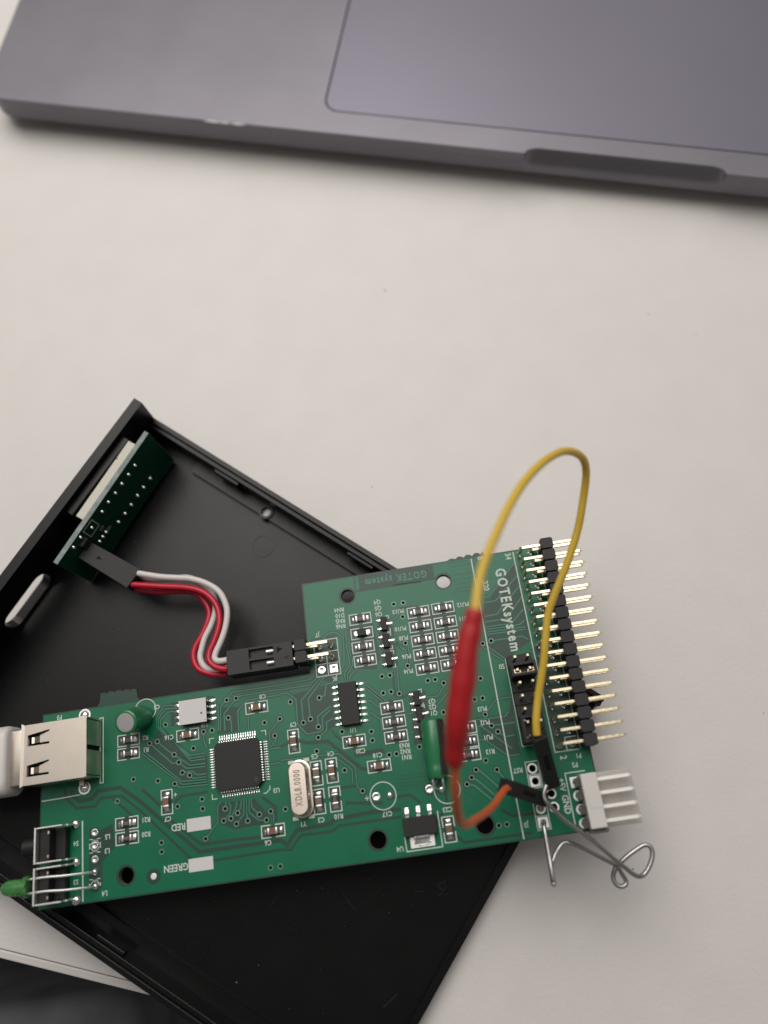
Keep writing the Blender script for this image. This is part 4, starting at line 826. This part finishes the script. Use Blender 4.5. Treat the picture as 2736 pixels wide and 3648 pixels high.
for col, pts in [["white",[[-84.5,49.39,13.5],[-83.13,48.87,13.66],[-79.31,47.66,13.83],[-75.49,46.81,13.99],[-72.44,46.08,14.16],[-69.09,44.45,14.32],[-66.39,42.08,14.49],[-65.1,38.81,14.65],[-65.09,36.15,14.81],[-65.83,33.26,14.98],[-66.91,30.82,15.14],[-67.93,28.95,15.31],[-68.24,27.71,15.47],[-67.45,26.92,15.64],[-65.52,26.84,15.8]]],["red",[[-86.2,47.14,13.0],[-83.4,46.48,13.2],[-78.8,45.46,13.4],[-74.6,44.59,13.6],[-71.2,43.41,13.8],[-68.81,41.59,14.0],[-67.26,39.03,14.2],[-66.83,36.11,14.4],[-67.39,33.55,14.6],[-68.45,31.1,14.8],[-69.47,29.03,15.0],[-69.54,27.39,15.2],[-68.49,26.02,15.4],[-67.04,25.29,15.6],[-65.6,24.95,15.8]]],["white",[[-84.81,49.34,11.0],[-82.48,48.36,11.13],[-77.82,47.62,11.27],[-73.93,47.19,11.4],[-71.3,45.58,11.53],[-68.93,43.23,11.67],[-68.17,40.19,11.8],[-68.38,37.9,11.93],[-69.41,35.37,12.07],[-70.87,32.93,12.2],[-71.66,30.79,12.33],[-72.12,29.0,12.47],[-71.72,27.27,12.6],[-70.48,25.98,12.73],[-68.27,25.46,12.87],[-66.23,25.51,13.0]]],["red",[[-86.24,46.67,10.6],[-84.27,46.02,10.76],[-80.4,45.01,10.92],[-75.75,44.39,11.08],[-72.31,43.25,11.24],[-70.33,40.78,11.4],[-69.68,38.54,11.56],[-70.19,36.3,11.72],[-71.67,33.47,11.88],[-73.08,31.42,12.04],[-73.64,29.62,12.2],[-73.43,27.73,12.36],[-72.38,26.1,12.52],[-70.2,24.96,12.68],[-68.35,24.46,12.84],[-66.34,24.26,13.0]]]]:
    obj("wire", MB().tube(pts, 0.68, 12, 5), M_RED if col == "red" else M_WHITE, cb, smooth=True)

# yellow / orange jumper wire with the red sleeve in the middle
jw = on_board(thing("jumper_wire", "yellow and orange looping jumper wire with a red sleeve in its middle", "wire"))
obj("yellow_wire", MB().tube([[-5.34,1.7,12.5],[-5.05,4.07,13.0],[-3.98,7.9,13.5],[-2.75,11.41,14.5],[-1.65,14.59,15.5],[-0.82,17.71,16.5],[0.54,22.34,17.5],[2.01,25.22,18.5],[3.78,28.0,19.5],[5.56,30.77,20.5],[7.19,33.63,21.5],[8.65,36.47,22.5],[9.52,38.54,23.5],[10.91,42.61,25.5],[11.65,45.6,28.0],[11.16,47.24,31.0],[9.29,47.72,34.0],[6.53,47.08,37.0],[3.37,45.03,40.0],[0.16,42.16,43.0],[-3.35,38.3,46.0],[-6.58,33.81,48.5],[-8.85,30.18,50.0],[-11.07,26.51,51.5],[-12.68,23.48,52.5],[-13.88,20.37,53.0],[-14.88,16.93,53.5]], 0.74, 12, 5), M_YEL, jw, smooth=True)
obj("orange_wire", MB().tube([[-21.2,-2.46,45.0],[-21.56,-4.52,43.5],[-21.85,-6.84,41.0],[-22.02,-8.96,37.5],[-21.9,-10.44,34.0],[-21.43,-11.31,31.0],[-20.6,-11.36,28.5],[-19.58,-10.99,26.0],[-17.71,-10.34,21.5],[-15.61,-9.19,16.5],[-13.99,-7.74,13.5],[-12.89,-6.84,11.5],[-12.21,-6.73,10.8]], 0.66, 12, 5), M_ORA, jw, smooth=True)
RD = [[-14.83,17.21,53.5,1.15],[-15.11,16.54,53.5,1.25],[-15.77,14.89,53.0,1.4],[-16.88,12.28,52.5,1.55],[-17.91,8.88,51.5,1.68],[-18.93,5.81,50.5,1.72],[-19.93,2.4,49.0,1.65],[-20.61,-0.1,47.0,1.5],[-21.09,-2.1,45.5,1.3],[-21.24,-2.73,45.0,1.15]]
rr_ = [p[3] * 1.1 for p in RD]
def rad(t):
    f = t * (len(rr_) - 1); i = min(int(f), len(rr_) - 2); return rr_[i] + (rr_[i + 1] - rr_[i]) * (f - i) + 0.05 * math.sin(31 * t) + 0.035 * math.sin(53 * t + 1)
obj("red_sleeve", MB().tube([p[:3] for p in RD], rad, 16, 5), M_SLEEVE, jw, smooth=True)
def plug_box(p0, p1, w_):
    p0, p1 = Vector(p0), Vector(p1); t = (p1 - p0).normalized(); s = t.cross(Vector((0, 0, 1))).normalized(); u = s.cross(t)
    c4 = ((-1, -1), (1, -1), (1, 1), (-1, 1))
    return MB().loft([[tuple(p + s * w_ / 2 * a + u * w_ / 2 * b) for a, b in c4] for p in (p0, p1)])
ca, cb_ = [[-5.04,1.73,12.2],[-3.45,-6.99,3.6]], [[-12.94,-6.23,10.6],[-5.72,-9.44,2.6]]
for p0, p1 in (ca, cb_):
    h = obj("housing", plug_box(p0, p1, 2.7), M_BLACK, jw, bevel=0.12)
    q0, q1 = Vector(p0), Vector(p1); d = (q1 - q0).normalized(); s = d.cross(Vector((0, 0, 1))).normalized(); u = s.cross(d)
    if u.z < 0: u = -u
    obj("latch_window", MB().loft([[tuple(p + s * a * 0.45 + u * (1.33 + b * 0.03)) for a, b in ((-1, -1), (1, -1), (1, 1), (-1, 1))] for p in (q0 + d * 4.0, q0 + d * 7.6)]), M_HOLE, h)

# bent steel wire
cw = on_board(thing("bent_wire", "bent grey steel wire looping off the board's lower right corner", "wire"))
obj("steel_wire", MB().tube([[-6.1,-13.94,-1.2],[-6.33,-13.94,1.2],[-6.37,-15.25,1.9],[-6.48,-17.7,2.2],[-6.57,-20.42,2.6],[-6.7,-22.27,3.4],[-6.85,-23.75,4.4],[-6.87,-24.1,4.8],[-6.92,-23.95,4.6],[-6.72,-22.6,3.2],[-6.5,-21.43,2.2],[-6.02,-20.73,1.5],[-5.24,-19.56,1.0],[-4.49,-18.78,0.6],[-3.67,-18.07,0.3],[-2.85,-17.73,0.1],[-2.0,-17.98,0.0],[-0.32,-18.8,-0.5],[2.27,-20.47,-1.2],[4.21,-21.78,-1.8],[5.85,-22.86,-2.4],[6.24,-23.25,-2.6],[5.73,-24.02,-2.8],[5.27,-24.96,-3.0],[5.25,-25.94,-3.0],[5.75,-26.68,-3.0],[6.49,-26.94,-3.0],[7.26,-26.68,-3.0],[7.44,-25.98,-3.0],[7.03,-24.93,-2.8],[6.58,-23.76,-2.2],[6.52,-23.06,-1.6],[7.16,-22.46,-1.2],[8.78,-21.51,-1.0],[10.59,-20.68,-1.0],[11.96,-20.22,-1.0],[12.87,-20.49,-1.0],[13.21,-21.44,-1.0],[12.83,-22.7,-1.0],[11.82,-24.19,-1.0],[10.68,-25.18,-1.0],[9.58,-25.36,-0.6],[8.51,-24.75,-0.2],[7.29,-23.51,0.4],[5.71,-22.02,1.4],[3.64,-19.67,2.4],[0.68,-16.64,3.4],[-2.31,-13.75,4.2],[-3.76,-12.06,4.6],[-4.77,-10.79,5.0],[-5.38,-9.84,5.2],[-5.56,-8.98,5.2],[-5.23,-8.02,5.2],[-4.59,-7.0,5.1],[-3.76,-6.18,4.8],[-2.92,-5.77,4.5],[-2.26,-5.72,4.3]], 0.45, 10, 5), M_CLIP, cw, smooth=True)
